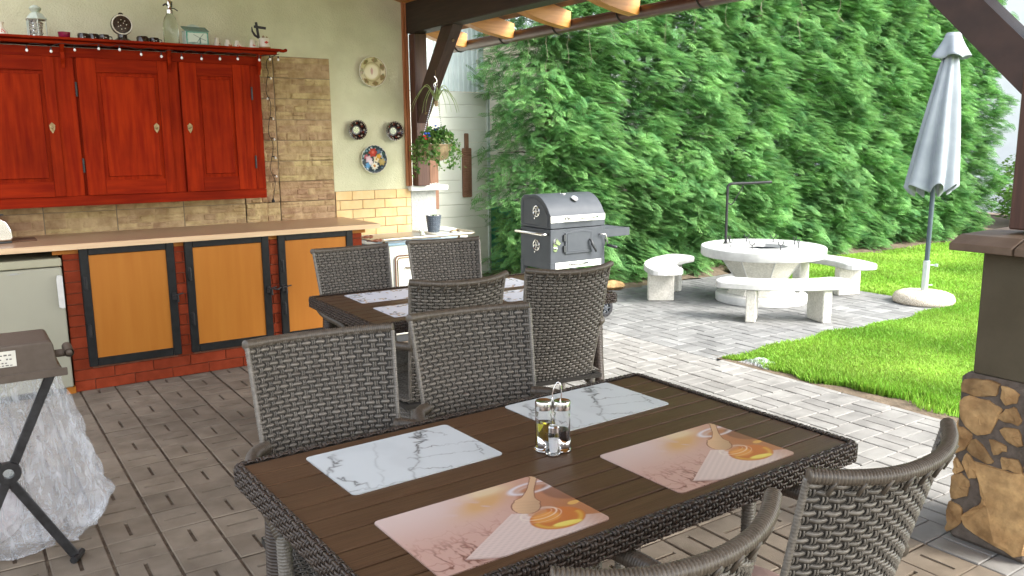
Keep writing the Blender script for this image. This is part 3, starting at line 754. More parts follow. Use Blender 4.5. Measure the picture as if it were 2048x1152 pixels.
# ------------------------------------------------------------------ STONE PILLAR
pil = thing("stone_pillar", "square pillar of ochre stones with brown render and tiled top", "pillar", (0, 0, 0))
PX0, PX1, PY0, PY1, PZ = 3.125, 3.53, 1.285, 1.585, .672
q = MB(); q.bbox(PX0, PX1, PY0, PY1, 0, PZ, .02); q.obj("mortar_core", M_['stone_mortar'], pil)
q = MB(); q.bbox(PX0+.02, PX1-.02, PY0+.045, PY1-.035, PZ-.002, 1.135, .008); q.obj("rendered_shaft", M_['pillar_render'], pil)
def blob_stone(poly, plane, depth, seed, grow=1.07):
    """irregular flat stone: outline polygon (a,b) on a face, domed outward"""
    r = random.Random(seed); n = len(poly); P = []
    # round off outline
    pts = []
    for i in range(n):
        a, b, c = poly[i-1], poly[i], poly[(i+1) % n]
        for t in (.15, .5, .85):
            s0 = ((a[0]+b[0])/2, (a[1]+b[1])/2); s1 = ((b[0]+c[0])/2, (b[1]+c[1])/2)
            k = 1.55*t*(1-t)*2
            pts.append(((1-t)*s0[0]+t*s1[0]+(b[0]-(s0[0]+s1[0])/2)*k*1.2+r.uniform(-.004, .004), (1-t)*s0[1]+t*s1[1]+(b[1]-(s0[1]+s1[1])/2)*k*1.2+r.uniform(-.004, .004)))
    cx = sum(p[0] for p in pts)/len(pts); cy = sum(p[1] for p in pts)/len(pts)
    pts = [(cx+(p[0]-cx)*grow, max(.004, cy+(p[1]-cy)*grow)) for p in pts]
    q = MB(); rings = []
    for s, d in ((1.0, -.004), (.97, depth*.7), (.86, depth), (.45, depth*1.15)):
        rings.append([(cx+(p[0]-cx)*s, cy+(p[1]-cy)*s, d+(r.uniform(-.0035, .0035) if s < .95 else 0)) for p in pts])
    V = [x for ring in rings for x in ring] + [(cx, cy, depth*1.1)]
    m_ = len(pts); F = []
    for k in range(3):
        for i in range(m_): F.append((k*m_+i, k*m_+(i+1) % m_, (k+1)*m_+(i+1) % m_, (k+1)*m_+i))
    for i in range(m_): F.append((3*m_+i, 3*m_+(i+1) % m_, 4*m_))
    V = np.array(V)
    if plane == 'x': W_ = np.stack([PX0-V[:, 2], V[:, 0], V[:, 1]], 1)
    elif plane == 'y': W_ = np.stack([V[:, 0], PY0-V[:, 2], V[:, 1]], 1)
    else: W_ = np.stack([V[:, 0], PY1+V[:, 2], V[:, 1]], 1)
    q.add(W_, F); return q
# stones on the face towards the terrace: (y,z), y decreases to the right of the picture
FS = [[(1.57, .60), (1.565, .645), (1.50, .66), (1.44, .655), (1.45, .61), (1.50, .595)],
      [(1.43, .655), (1.37, .64), (1.375, .60), (1.42, .59)],
      [(1.565, .58), (1.47, .585), (1.42, .56), (1.46, .47), (1.50, .445), (1.565, .49)],
      [(1.41, .57), (1.375, .585), (1.35, .545), (1.36, .525), (1.43, .53)],
      [(1.36, .51), (1.42, .49), (1.385, .445), (1.34, .45)],
      [(1.57, .455), (1.515, .44), (1.53, .395), (1.575, .35)],
      [(1.505, .43), (1.435, .36), (1.46, .345), (1.53, .375)],
      [(1.455, .445), (1.40, .435), (1.395, .415), (1.43, .39)],
      [(1.41, .385), (1.35, .395), (1.335, .35), (1.40, .345)],
      [(1.535, .36), (1.49, .335), (1.485, .29), (1.515, .265), (1.545, .32)],
      [(1.575, .335), (1.535, .30), (1.56, .27), (1.578, .275)],
      [(1.578, .255), (1.545, .275), (1.51, .24), (1.52, .20), (1.58, .165)],
      [(1.582, .15), (1.53, .135), (1.535, .075), (1.583, .025), (1.586, .08)],
      [(1.495, .33), (1.40, .335), (1.31, .33), (1.305, .04), (1.40, .04), (1.51, .075), (1.525, .11), (1.50, .15), (1.46, .19), (1.475, .25)],
      [(1.345, .64), (1.30, .635), (1.30, .575), (1.34, .56)], [(1.325, .54), (1.30, .53), (1.30, .44), (1.325, .45)], [(1.325, .42), (1.30, .42), (1.30, .35), (1.325, .355)]]
for k, p_ in enumerate(FS): blob_stone(p_, 'x', .009 if k != 13 else .012, k).obj("stone", M_['stone'], pil, smooth=22)
for k in range(10):
    cx = PX0+.07+(k % 3)*.135+(.03 if (k//3) % 2 else 0); cz = .08+(k//3)*.17; rr2 = .062
    poly = [(min(cx+rr2*cos(a)*1.0, PX1-.012), max(.02, min(.65, cz+rr2*1.2*sin(a)))) for a in (np.arange(6)*pi/3+.3*k)]
    blob_stone(poly, 'y', .012, 40+k).obj("stone", M_['stone'], pil, smooth=22)
    blob_stone(poly, 'Y', .010, 60+k).obj("stone", M_['stone'], pil, smooth=22)
# coping tiles with sloping nose
for (y0, y1) in ((1.625, 1.402), (1.397, 1.255)):
    q = MB()
    a, b = min(y0, y1), max(y0, y1)
    prof_ = [(3.04, 1.142), (3.04, 1.168), (3.115, 1.196), (3.60, 1.202), (3.60, 1.142)]
    q.prism(prof_, a+.001, b-.001, 'y'); o = q.obj("coping_tile", M_['cap_tile'], pil)
    bv = o.modifiers.new("b", 'BEVEL'); bv.width = .004; bv.segments = 2

# ------------------------------------------------------------------ BEHIND
gate = thing("panel_gate", "tall white horizontal panel gate beyond the hanging basket", "gate", (0, 0, 0))
GY = 8.0
nz_ = 15; ph = 2.03/nz_
for k in range(nz_):
    q = MB(); q.bbox(3.3, 5.09, GY, GY+.03, .05+k*ph+.0015, .05+(k+1)*ph-.0015, .003); q.obj("panel", M_['gate'], gate)
q = MB(); q.bbox(5.075, 5.11, GY-.02, GY+.05, 0, 2.1, .004); q.obj("gate_post", M_['galv'], gate)
q = MB(); g = np.zeros((180, 2, 3))
for i in range(180):
    for j in range(2): g[i, j] = (3.3+i*.0099, GY+.05+.008*(1 if (i % 6) < 3 else -1), 2.09+j*.80)
q.grid(g); tag(q.obj("corrugated_sheet", M_['corrug']), "pale ribbed translucent sheet above the white panel gate", "sheet")
q = MB(); q.box(3.2, 8.0, 9.6, 9.75, 0, 2.9)
nb_ = thing("neighbour_wall", "cream wall with brown coping beyond the gate and hedge", "wall", (0, 0, 0)); q.obj("wall", M_['cream_wall'], nb_)
for k in range(10):
    q = MB(); q.bbox(3.2+k*.48+.003, 3.2+(k+1)*.48-.003, 9.55, 9.8, 2.902, 2.96, .01); q.obj("coping_tile", M_['terracotta'], nb_)
wh = thing("white_house", "white rendered house wall beyond the right end of the hedge", "house", (0, 0, 0))
q = MB(); q.box(18, 18.3, 2, 16, 0, 6.5); q.obj("wall", M_['white_wall'], wh)
q = MB(); q.bbox(17.7, 18.6, 1.8, 16.2, 6.502, 6.62, .02); q.obj("roof_edge", M_['cap_tile'], wh)
nt_ = MB(); g = np.zeros((120, 12, 3))
for i in range(120):
    for j in range(12): g[i, j] = (5.16+i*.080, 8.1+.02*sin(i*.9)+.015*sin(j*2+i*.3), .02+j*.07+.03*sin(i*.4)*(j == 11))
nt_.grid(g); no = nt_.obj("shade_net", M_['net'], smooth=True); tag(no, "turquoise shade net glimpsed behind the foot of the hedge", "net")
# ------------------------------------------------------------------ HEDGE of conifers
def frond_template():
    """feathery flat spray, axis +X length 1, flat in XY; returns verts, quads, tris"""
    V, Q, T = [], [], []
    def kite(p, d, L, w, z0=0.0):
        d = np.array(d)/np.linalg.norm(d); s = np.array([-d[1], d[0], 0]); p = np.array(p)
        i = len(V); V.extend([p, p+d*L*.4+s*w, p+d*L+np.array([0, 0, -.04*L]), p+d*L*.4-s*w]); Q.append((i, i+1, i+2, i+3))
    def tri(p, d, L, w):
        d = np.array(d)/np.linalg.norm(d); s = np.array([-d[1], d[0], 0]); p = np.array(p)
        i = len(V); V.extend([p-s*w, p+s*w, p+d*L]); T.append((i, i+1, i+2))
    kite((0, 0, 0), (1, 0, 0), 1.0, .017)
    for k in range(6):
        t = .12+.14*k
        for sg in (-1, 1):
            a = radians(38)*sg; L = .46*(1-t*.80)
            p = (t+.03*sg, 0, 0); d = (cos(a), sin(a), -.10)
            kite(p, d, L, .023)
            for m_, (f_, aa) in enumerate(((.35, 30), (.62, -28))):
                pp = np.array(p)+np.array(d)*L*f_; a2 = a+radians(aa)*sg
                tri(pp, (cos(a2), sin(a2), -.06), L*.46, .015)
    return np.array(V, float), np.array(Q), np.array(T)
FV, FQ, FT = frond_template()
def fronds(P, D, N, L):
    """place fronds at P heading D with flat normal N"""
    D = D/np.linalg.norm(D, axis=1, keepdims=True); Sd = np.cross(N, D); Sd /= np.linalg.norm(Sd, axis=1, keepdims=True); N = np.cross(D, Sd)
    n = len(P); nv = len(FV)
    loc = FV[None]*L[:, None, None]
    bend = -(FV[None, :, 0]**2)*L[:, None]*.30
    V = P[:, None] + loc[..., 0:1]*D[:, None] + loc[..., 1:2]*Sd[:, None] + loc[..., 2:3]*N[:, None]
    V[..., 2] += bend
    o = np.arange(n)[:, None, None]*nv
    return V.reshape(-1, 3), (FQ[None]+o).reshape(-1, 4), (FT[None]+o).reshape(-1, 3)
def crown(seed, cx, cy, rx, ry, H, n, clip=True, front=.78):
    r = np.random.default_rng(seed)
    z = r.uniform(.0, 1, n)**.95*H
    ang = np.where(r.random(n) < front, r.normal(-pi/2-.35, 1.05, n), r.uniform(0, 2*pi, n))
    # clumpy outline
    bump = .14*np.sin(3*ang+seed)+.13*np.sin(z*5.1+ang*2+seed*2)+.10*np.sin(z*9.3-ang*4+seed)+.07*np.sin(z*17+ang*7)
    taper = np.clip(1.02-.0*z/H-.5*np.clip((z-H*.8)/(H*.2), 0, 1)**2, .2, 1)*(.90+.10*np.clip(z/.5, 0, 1))
    inner = np.where(r.random(n) < .70, r.uniform(.80, 1.03, n), r.uniform(.30, .85, n))
    rr_ = (1+bump)*taper*inner
    ca, sa = np.cos(ang), np.sin(ang)
    sq = (np.abs(ca)**4+np.abs(sa)**4)**(-.25)*.92     # slightly boxy plan so neighbours knit together
    P = np.stack([cx+rx*rr_*ca*sq, cy+ry*rr_*sa*sq, z+.05], 1)
    D = np.stack([ca/rx*rx+r.normal(0, .45, n)+.25, sa+r.normal(0, .3, n), .12+r.normal(0, .28, n)], 1)
    N = np.stack([r.normal(0, .40, n)-.15*ca, r.normal(0, .40, n)-.4*sa, np.full(n, 1.0)], 1)
    L = r.uniform(.11, .25, n)
    P = P - D/np.linalg.norm(D, axis=1, keepdims=True)*(L*.75)[:, None]
    return fronds(P, D, N, L)
posn = ["leftmost conifer of the hedge, ragged, behind the charcoal grill", "second conifer of the hedge, behind the side shelf of the grill", "hedge conifer behind the left curved bench", "hedge conifer directly behind the black lamp hook post", "hedge conifer behind the round white fire table", "hedge conifer behind the right curved bench",
        "hedge conifer standing just left of the closed parasol", "tall hedge conifer a little right of the closed parasol", "second hedge conifer from the right end", "last conifer at the right end of the hedge with feathery outline"]
nT = 10; CR = []
for k in range(nT):
    cx = 5.50+k*.888; cy = 7.42+.05*sin(k*2.2)
    t = thing("conifer_tree", posn[k], "tree", (cx, cy, 0), 0, "conifers grown together into a hedge")
    if k < 3:
        Vv, Q, T = crown(11+k, 0, 0, .68, .80, 5.3, 14000, front=.9); CR.append(raw_mesh("crown", Vv, Q, T, M_['foliage']))
    c_ = link("crown", CR[k if k < 3 else (k*2+1) % 3], t); c_.scale = (.95 if k == 0 else (.85 if k == 9 else 1.06), 1, (1, .97, 1.03, 1, .95, 1.05, 1, .98, .93, .86)[k])
    q = MB(); q.tube([(0, 0, -.05), (.02, .02, 1.5), (-.03, 0, 3.2), (0, 0, 4.9)], [.055, .045, .03, .010], 8)
    r = random.Random(k)
    for j in range(26):
        z = .35+j*.17; a = r.uniform(0, 2*pi); L = r.uniform(.5, .86)
        q.tube([(0, 0, z), (L*.5*cos(a), L*.5*sin(a), z+.06), (L*cos(a), L*sin(a), z+.05)], [.013, .009, .004], 5, caps=False)
    q.obj("trunk", M_['bark'], t, smooth=True)

# loose leafy shrubs right of the hedge
def leafy(n, c, R, seed, size=(.03, .06)):
    r = np.random.default_rng(seed)
    d = r.normal(0, 1, (n, 3)); d /= np.linalg.norm(d, axis=1, keepdims=True); rad = r.uniform(.5, 1.0, n)**.6*(1+.2*np.sin(d[:, 0]*6+seed)*np.sin(d[:, 2]*5))
    P = np.array(c)+d*np.array(R)*rad[:, None]; P[:, 2] = np.abs(P[:, 2])+.02
    a = r.uniform(0, 2*pi, n); L = r.uniform(*size, n)
    t = np.stack([np.cos(a), np.sin(a), r.normal(0, .4, n)], 1); t /= np.linalg.norm(t, axis=1, keepdims=True)
    nn = np.stack([r.normal(0, .5, n), r.normal(0, .5, n)-.3, np.ones(n)], 1); s = np.cross(nn, t); s /= np.linalg.norm(s, axis=1, keepdims=True)
    up = np.cross(t, s)
    V = np.stack([P-t*L[:, None], P+s*L[:, None]*.45+up*L[:, None]*.12, P+t*L[:, None], P-s*L[:, None]*.45+up*L[:, None]*.12], 1).reshape(-1, 3)
    return V, np.arange(n*4).reshape(-1, 4)
for k, (c, R, nm, lb, mt, n) in enumerate((((15.6, 6.7, .42), (.9, .5, .55), "leafy_shrub", "light green leafy shrub at the right end of the hedge", 'shrub', 2600),
        ((14.9, 6.35, .30), (.35, .25, .28), "red_leaved_shrub", "small dark red leaved shrub at the foot of the hedge", 'shrub_red', 500),
        ((16.9, 7.6, .55), (1.0, .6, .7), "leafy_shrub", "taller light green shrub against the white house wall", 'shrub', 2200))):
    t = thing(nm, lb, "shrub", (c[0], c[1], 0), 0)
    V, F = leafy(n, (0, 0, c[2]), R, 50+k, (.035, .075)); link("foliage", raw_mesh("foliage", V, F, None, M_[mt]), t)
    q = MB()
    for j in range(7):
        a = j*.9; q.tube([(0, 0, -.02), (R[0]*.4*cos(a), R[1]*.4*sin(a), c[2]*1.1)], [.012, .005], 5)
    q.obj("stem", M_['bark'], t)
# rocks under the hedge
rk = random.Random(5)
RL = ["pale boulder lying at the foot of the hedge behind the fire table", "flat grey stone under the hedge behind the grill wheel", "brown stone under the hedge beside the left curved bench", "grey stone at the lawn edge below the last conifer", "small buff stone under the hedge right of the grill"]
for k, (x, y, s) in enumerate(((7.75, 6.62, .13), (5.35, 6.58, .10), (5.75, 6.60, .11), (12.9, 6.5, .15), (5.55, 6.62, .08))):
    q = MB(); pr_ = [(0.001, -.35), (.75, -.3), (1, .05), (.8, .45), (.4, .62), (.001, .68)]; q.lathe(pr_, 11, caps=False)
    v = q.v[-1]; v *= 1+.12*np.sin(v[:, [1, 2, 0]]*4+k); v *= np.array([s*1.25, s, s*.8]); q.v[-1] = v+np.array([x, y, .03])
    tag(q.obj("rock", M_['rock_grey'] if k in (0, 3) else M_['stone'], smooth=60), RL[k], "rock")
# ------------------------------------------------------------------ TABLES
def rim_surface(L, Wd, z0, hh):
    """closed rounded-rectangle rim: u along the perimeter, v from the inner top edge over to the lower outer edge"""
    r = .03; a, b = L/2, Wd/2
    segs = []; per = 2*(2*a-2*r)+2*(2*b-2*r)+2*pi*r
    def base(u):
        u = np.mod(u, per); P = np.zeros((len(u), 2)); N = np.zeros((len(u), 2))
        lens = [2*a-2*r, pi*r/2, 2*b-2*r, pi*r/2]*2; st = 0
        starts = [(-a+r, -b, 1, 0, 0, -1), (a-r, -b+r, None, -pi/2), (a, -b+r, 0, 1, 1, 0), (a-r, b-r, None, 0), (a-r, b, -1, 0, 0, 1), (-a+r, b-r, None, pi/2), (-a, b-r, 0, -1, -1, 0), (-a+r, -b+r, None, pi)]
        for k, Ln in enumerate(lens):
            m_ = (u >= st-1e-9) & (u <= st+Ln+1e-9); s = u-st; q = starts[k]
            if q[2] is None:
                an = q[3]+s/r; P[m_] = np.stack([q[0]+r*np.cos(an), q[1]+r*np.sin(an)], 1)[m_]; N[m_] = np.stack([np.cos(an), np.sin(an)], 1)[m_]
            else:
                P[m_] = np.stack([q[0]+q[2]*s, q[1]+q[3]*s], 1)[m_]; N[m_] = (q[4], q[5])
            st += Ln
        return P, N
    # profile in (inset, z): flat top 14mm, rounded, down
    prof = np.array([(-.022, z0), (-.008, z0+.002), (-.001, z0-.003), (.001, z0-.012), (0, z0-hh), (-.004, z0-hh-.003)])
    d = np.r_[0, np.cumsum(np.linalg.norm(np.diff(prof, axis=0), axis=1))]
    V = d[-1]
    def g(u, v):
        P, N = base(u); i = np.interp(v, d, prof[:, 0]); z = np.interp(v, d, prof[:, 1])
        return np.stack([P[:, 0]+N[:, 0]*i, P[:, 1]+N[:, 1]*i, z], 1)
    return g, per, V
TL_, TW_, TZ = 1.42, .865, .742
def make_table():
    t = thing("wicker_table", "", "table")
    a, b = TL_/2, TW_/2
    n = 10; sw = (TW_-.046)/n
    q = MB(); q.bbox(-a+.0225, a-.0225, -sw/2+.0030, sw/2-.0030, TZ-.018, TZ-.002, .0018); me = q.mesh("slat", M_['slat'])
    for k in range(n): link("slat", me, t, (0, -b+.023+sw*(k+.5), 0))
    g, per, V = rim_surface(TL_, TW_, TZ, .047)
    q = ribbons(surf(g), per, V, .0215, .0125, .0090, .0028, t=.0016, su=4, sv=3, wv=.0085)
    q.obj("woven_rim", M_['rattan_dark'], t, smooth=True, fix=False)
    q = MB()
    for (x0, x1, y0, y1) in ((-a+.005, a-.005, -b+.005, -b+.020), (-a+.005, a-.005, b-.020, b-.005), (-a+.005, -a+.020, -b+.021, b-.021), (a-.020, a-.005, -b+.021, b-.021)):
        q.box(x0, x1, y0, y1, TZ-.045, TZ-.004)
    for x in (-.45, 0, .45): q.box(x-.02, x+.02, -b+.022, b-.022, TZ-.045, TZ-.020)
    q.obj("rim_core", M_['core_and_gap_shade'], t)
    for sx in (-1, 1):
        for sy in (-1, 1):
            q = MB(); x, y = sx*(a-.085), sy*(b-.085)
            wrapped(q, [(x, y, TZ-.05), (x+sx*.01, y+sy*.01, .35), (x+sx*.03, y+sy*.03, .004)], .033, .009, 12, .026)
            q.obj("leg", M_['rattan_dark'], t, smooth=True, fix=False)
    for sx in (-1, 1):
        q = MB(); x = sx*(a-.085); wrapped(q, [(x, -b+.09, TZ-.075), (x, b-.09, TZ-.075)], .016, .009, 8); q.obj("cross_bar", M_['rattan_dark'], t, smooth=True, fix=False)
    return t
tab = make_table()
tab.location = (1.252, 1.662, 0); tab.rotation_euler = (0, 0, radians(1.3))
tab['label'] = "nearest brown slatted wicker table, set with marble and honey placemats"; tab['group'] = "wicker dining tables"
dup(tab, (2.235, 3.775, 0), radians(-1.5), "farther brown slatted wicker table in front of the kitchen counter, with leafy placemats")

# ------------------------------------------------------------------ CHAIRS
CH_TOP = .97
def back_g(W0=.385, W1=.452, z0=.385, z1=CH_TOP):
    def g(u, v):
        s = u*2-1; z = z0+v*(z1-z0)
        hw = (W0+(W1-W0)*np.clip(v, 0, 1.05)**.9)/2
        yb = .175+.145*np.clip((z-.40)/.57, 0, 1.1)
        dep = .030+.045*np.clip(v, 0, 1.1)
        y = yb+dep*.5-dep*np.abs(s)**2.2
        return np.stack([s*hw, y, z-.012*np.clip(v, 0, 1)*(1-s*s)], 1)
    return g
def scaled(g, U, V, eps=1e-3):
    return surf(lambda u, v: g(u/U, v/V), eps)
def make_chair():
    t = thing("wicker_armchair", "", "chair")
    g = back_g(); U, V = .43, .60
    f = scaled(g, U, V)
    q = ribbons(f, U, V, .0212, .0150, .0126, .0034, t=.0024, su=4, sv=3, wv=.0050)
    q.obj("backrest", M_['rattan'], t, smooth=True, fix=False)
    # added thin dark liner, its colour standing for the shade in the weave gaps
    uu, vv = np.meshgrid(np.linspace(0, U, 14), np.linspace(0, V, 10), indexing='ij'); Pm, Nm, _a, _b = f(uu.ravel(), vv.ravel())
    q = MB(); q.grid((Pm-Nm*.0006).reshape(14, 10, 3)); q.grid((Pm+Nm*.0006).reshape(14, 10, 3)); q.obj("gap_shade_liner", M_['core_and_gap_shade'], t, smooth=True)
    # rolled frame: sides and top
    q = MB(); one = np.ones(1)
    def pt(u, v, dz=0):
        p = g(np.array([u]), np.array([v]))[0]; return (p[0], p[1], p[2]+dz)
    wrapped(q, [pt(0, v) for v in np.linspace(0, .985, 8)], .0074, .0075, 9)
    q.obj("side_frame", M_['rattan'], t, smooth=True, fix=False)
    q = MB(); wrapped(q, [pt(1, v) for v in np.linspace(0, .985, 8)], .0074, .0075, 9)
    q.obj("side_frame", M_['rattan'], t, smooth=True, fix=False)
    q = MB(); wrapped(q, [tuple(np.array(pt(u, 1.0, .002))+np.array((0, .006, -.003))) for u in np.linspace(-.01, 1.01, 9)], .0145, .0066, 10)
    # little ties under the roll
    for k in range(9):
        u = .06+k*.11; p = pt(u, 1.0)
        q.tube([(p[0]-.004, p[1]+.019, p[2]-.004), (p[0]+.004, p[1]+.006, p[2]-.034)], .0040, 6)
    q.obj("top_rail", M_['rattan_brown'], t, smooth=True, fix=False)
    # seat
    def sg(u, v):
        s = u/.50*2-1; w = .235+.03*(1-v/.46)
        return np.stack([s*w, -.250+v*.96, .418-.010*np.cos(s*pi/2)*np.sin(np.clip(v/.46, 0, 1)*pi)], 1)
    q = ribbons(surf(sg), .50, .45, .026, .0125, .0108, .0028, t=.0018, su=3, sv=2, wv=.006)
    q.obj("seat", M_['rattan'], t, smooth=True, fix=False)
    q = MB(); q.box(-.235, .235, -.225, .205, .385, .404); q.obj("seat_frame", M_['core_and_gap_shade'], t)
    # aprons: front and both sides, lower edge arched
    def apron(p0, p1, z1=.415, h=.115):
        p0, p1 = np.array(p0), np.array(p1); Ln = float(np.linalg.norm(p1-p0))
        def ag(u, v):
            s = u/Ln; hh = h*(1-.35*np.sin(np.clip(s, 0, 1)*pi)); q_ = p0[None]+(p1-p0)[None]*s[:, None]
            return np.stack([q_[:, 0], q_[:, 1], z1-v/h*hh], 1)
        return ribbons(surf(ag), Ln, h, .0238, .0112, .0098, .0028, t=.0017, su=3, sv=2, wv=.0058)
    q = MB()
    for A_, B_ in (((-.265, -.235), (.265, -.235)), ((.265, -.235), (.205, .185)), ((-.205, .185), (-.265, -.235))):
        a_ = apron(A_, B_); o = q.n; q.v += a_.v; q.f += [tuple(i+o for i in fc) for fc in a_.f]; q.n += a_.n
    q.obj("apron", M_['rattan'], t, smooth=True, fix=False)
    for s in (-1, 1):
        q = MB(); wrapped(q, [(s*.200, .222, .672), (s*.252, .16, .672), (s*.288, -.02, .668), (s*.286, -.19, .655), (s*.272, -.238, .61)], .0195, .0075, 10, .019)
        q.obj("armrest", M_['rattan_brown'], t, smooth=True, fix=False)
        q = MB(); wrapped(q, [(s*.270, -.240, .615), (s*.268, -.242, .42), (s*.262, -.246, .003)], .0185, .0085, 9, .0145); q.obj("leg", M_['rattan'], t, smooth=True, fix=False)
        q = MB(); wrapped(q, [(s*.188, .185, .40), (s*.190, .192, .22), (s*.198, .232, .003)], .0175, .0085, 9, .014); q.obj("leg", M_['rattan'], t, smooth=True, fix=False)
    return t
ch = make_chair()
def cpos(TLp, TRp, face):
    """chair origin from the two top corners of its back (left/right as seen), face=-1 looks to -y, +1 looks to +y"""
    c = (np.array(TLp)+np.array(TRp))/2; d = np.array(TRp)-np.array(TLp); a = math.atan2(d[1], d[0])
    ear = .215+.105+.0375-.075    # local y of the corners
    if face < 0: rz_ = a; off = np.array([-sin(rz_), cos(rz_)])*ear
    else: rz_ = a+pi; off = np.array([-sin(rz_), cos(rz_)])*ear
    return (c[0]-off[0], c[1]-off[1], 0), rz_
specs = [((.683, 2.395), (1.127, 2.357), -1, "wicker armchair at the far side of the nearest table, left of the pair facing us"),
         ((1.245, 2.442), (1.680, 2.390), -1, "wicker armchair at the far side of the nearest table, behind the oil and vinegar set"),
         ((1.585, 3.105), (2.020, 3.060), 1, "wicker armchair with its back to us at the farther table, left of that pair"),
         ((2.160, 3.070), (2.590, 3.010), 1, "wicker armchair with its back to us in front of the charcoal grill"),
         ((1.616, 4.315), (2.063, 4.329), -1, "wicker armchair facing us before the third cabinet door, far side of the farther table"),
         ((2.215, 4.355), (2.647, 4.288), -1, "wicker armchair facing us before the white stove, far side of the farther table"),
         ((1.206, .856), (1.650, .860), 1, "wicker armchair in the lower right corner beside the stone pillar"),
         ((.638, .837), (1.066, .838), 1, "wicker armchair cut off by the bottom edge, only its curved top rail showing")]
CH = []
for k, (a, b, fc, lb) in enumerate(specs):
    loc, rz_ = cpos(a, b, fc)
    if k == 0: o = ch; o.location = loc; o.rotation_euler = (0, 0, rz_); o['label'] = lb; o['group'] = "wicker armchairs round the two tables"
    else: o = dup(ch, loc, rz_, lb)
    CH.append((loc, rz_))
def cushion(loc, rz_, label):
    t = thing("seat_cushion", label, "cushion", loc, rz_, "pink seat cushions")
    N_ = 26; g = np.zeros((N_, N_, 3)); g2 = np.zeros((N_, N_, 3))
    for i in range(N_):
        for j in range(N_):
            a, b = i/(N_-1)*2-1, j/(N_-1)*2-1
            e = max(0, 1-abs(a)**4)*max(0, 1-abs(b)**4); wr = .004*sin(a*9+b*3)*e + .003*sin(b*13)*e
            X, Y = a*.245*(1-.05*b*b), b*.215*(1-.05*a*a)-.035
            g[i, j] = (X, Y, .424+.066*e**.45+wr); g2[i, j] = (X, Y, .424-.0*e)
    q = MB(); q.grid(g); q.grid(g2); q.obj("cover", M_['cushion'], t, smooth=True)
    q = MB(); q.tube([(x*.240, y*.211-.035, .428) for x, y in [(-1, -1), (0, -1.04), (1, -1), (1.04, 0), (1, 1), (0, 1.04), (-1, 1), (-1.04, 0)]], .005, 6, closed=True); q.obj("piping", M_['cushion'], t, smooth=True)
cushion(CH[6][0], CH[6][1], "dusty pink cushion on the chair beside the stone pillar")
cushion(CH[7][0], CH[7][1], "dusty pink cushion on the chair cut off by the bottom edge")

# ------------------------------------------------------------------ PLACEMATS (flat prints painted on a fine grid)
def painted(name, label, cat, w, h, nx, ny, fn, loc, rz_, rc=.014, matl=None, group=None, th=.0022):
    u = np.linspace(0, 1, nx); v = np.linspace(0, 1, ny); U, V = np.meshgrid(u, v, indexing='ij')
    X = (U-.5)*w; Y = (V-.5)*h
    # rounded corners: pull the ends of rows in
    dy = np.clip(np.abs(Y)-(h/2-rc), 0, rc); hw = w/2-rc+np.sqrt(np.maximum(rc*rc-dy*dy, 0)); X = X*hw/(w/2)
    P = np.stack([X, Y, np.full_like(X, th)], 2).reshape(-1, 3)
    idx = np.arange(nx*ny).reshape(nx, ny)
    Q = np.stack([idx[:-1, :-1], idx[1:, :-1], idx[1:, 1:], idx[:-1, 1:]], 2).reshape(-1, 4)
    # skirt
    b = np.r_[idx[:, 0], idx[-1, 1:], idx[-2::-1, -1], idx[0, -2:0:-1]]; nb2 = len(b)
    Pb = P[b].copy(); Pb[:, 2] = 0; base = len(P); k = np.arange(nb2)
    Q2 = np.stack([b, base+k, base+(k+1) % nb2, b[(k+1) % nb2]], 1)[:, ::-1]
    me = raw_mesh(name, np.r_[P, Pb], np.r_[Q, Q2], None, matl)
    C_ = fn(U, V).reshape(-1, 3); C_ = np.r_[C_, C_[b]]
    ca = me.color_attributes.new("Col", 'FLOAT_COLOR', 'POINT'); ca.data.foreach_set("color", np.c_[C_, np.ones(len(C_))].astype(np.float32).ravel())
    o = link(name, me, None, loc, (0, 0, rz_)); return tag(o, label, cat, group)
def smooth(a, b, x): t = np.clip((x-a)/(b-a), 0, 1); return t*t*(3-2*t)
def vnoise(U, V, sx, sy, seed):
    r = np.random.default_rng(seed); G = r.random((int(sx)+3, int(sy)+3)); x = U*sx; y = V*sy; i = np.floor(x).astype(int); j = np.floor(y).astype(int)
    fx = x-i; fy = y-j; fx = fx*fx*(3-2*fx); fy = fy*fy*(3-2*fy)
    A0, B0 = G.shape; i1, j1 = (i+1) % A0, (j+1) % B0; i, j = i % A0, j % B0
    return (G[i, j]*(1-fx)+G[i1, j]*fx)*(1-fy)+(G[i, j1]*(1-fx)+G[i1, j1]*fx)*fy
def fbm(U, V, s, seed, o=4, asp=1.4):
    return sum(vnoise(U, V, s*asp*2**k, s*2**k, seed+k)*.5**k for k in range(o))/(2-.5**(o-1))
def dist_poly(U, V, pts, asp=1.44):
    d = np.full(U.shape, 9.0)
    for (x0, y0), (x1, y1) in zip(pts[:-1], pts[1:]):
        dx, dy = (x1-x0)*asp, y1-y0; l2 = dx*dx+dy*dy+1e-9
        t = np.clip((((U-x0)*asp)*dx+(V-y0)*dy)/l2, 0, 1); d = np.minimum(d, np.hypot((U-x0)*asp-t*dx, V-y0-t*dy))
    return d
def inpoly(U, V, pts):
    c = np.zeros(U.shape, bool); n = len(pts)
    for i in range(n):
        (x0, y0), (x1, y1) = pts[i-1], pts[i]
        with np.errstate(divide='ignore', invalid='ignore'):
            c ^= ((y0 > V) != (y1 > V)) & (U < (x1-x0)*(V-y0)/((y1-y0) if y1 != y0 else 1e-9)+x0)
    return c
def crack(a, b, seed, amp=.05, n=16):
    r = random.Random(seed); p = []
    for k in range(n+1):
        t = k/n; j = amp if 0 < k < n else 0
        p.append((a[0]+(b[0]-a[0])*t+r.uniform(-j, j)*.6, a[1]+(b[1]-a[1])*t+r.uniform(-j, j)))
    return p
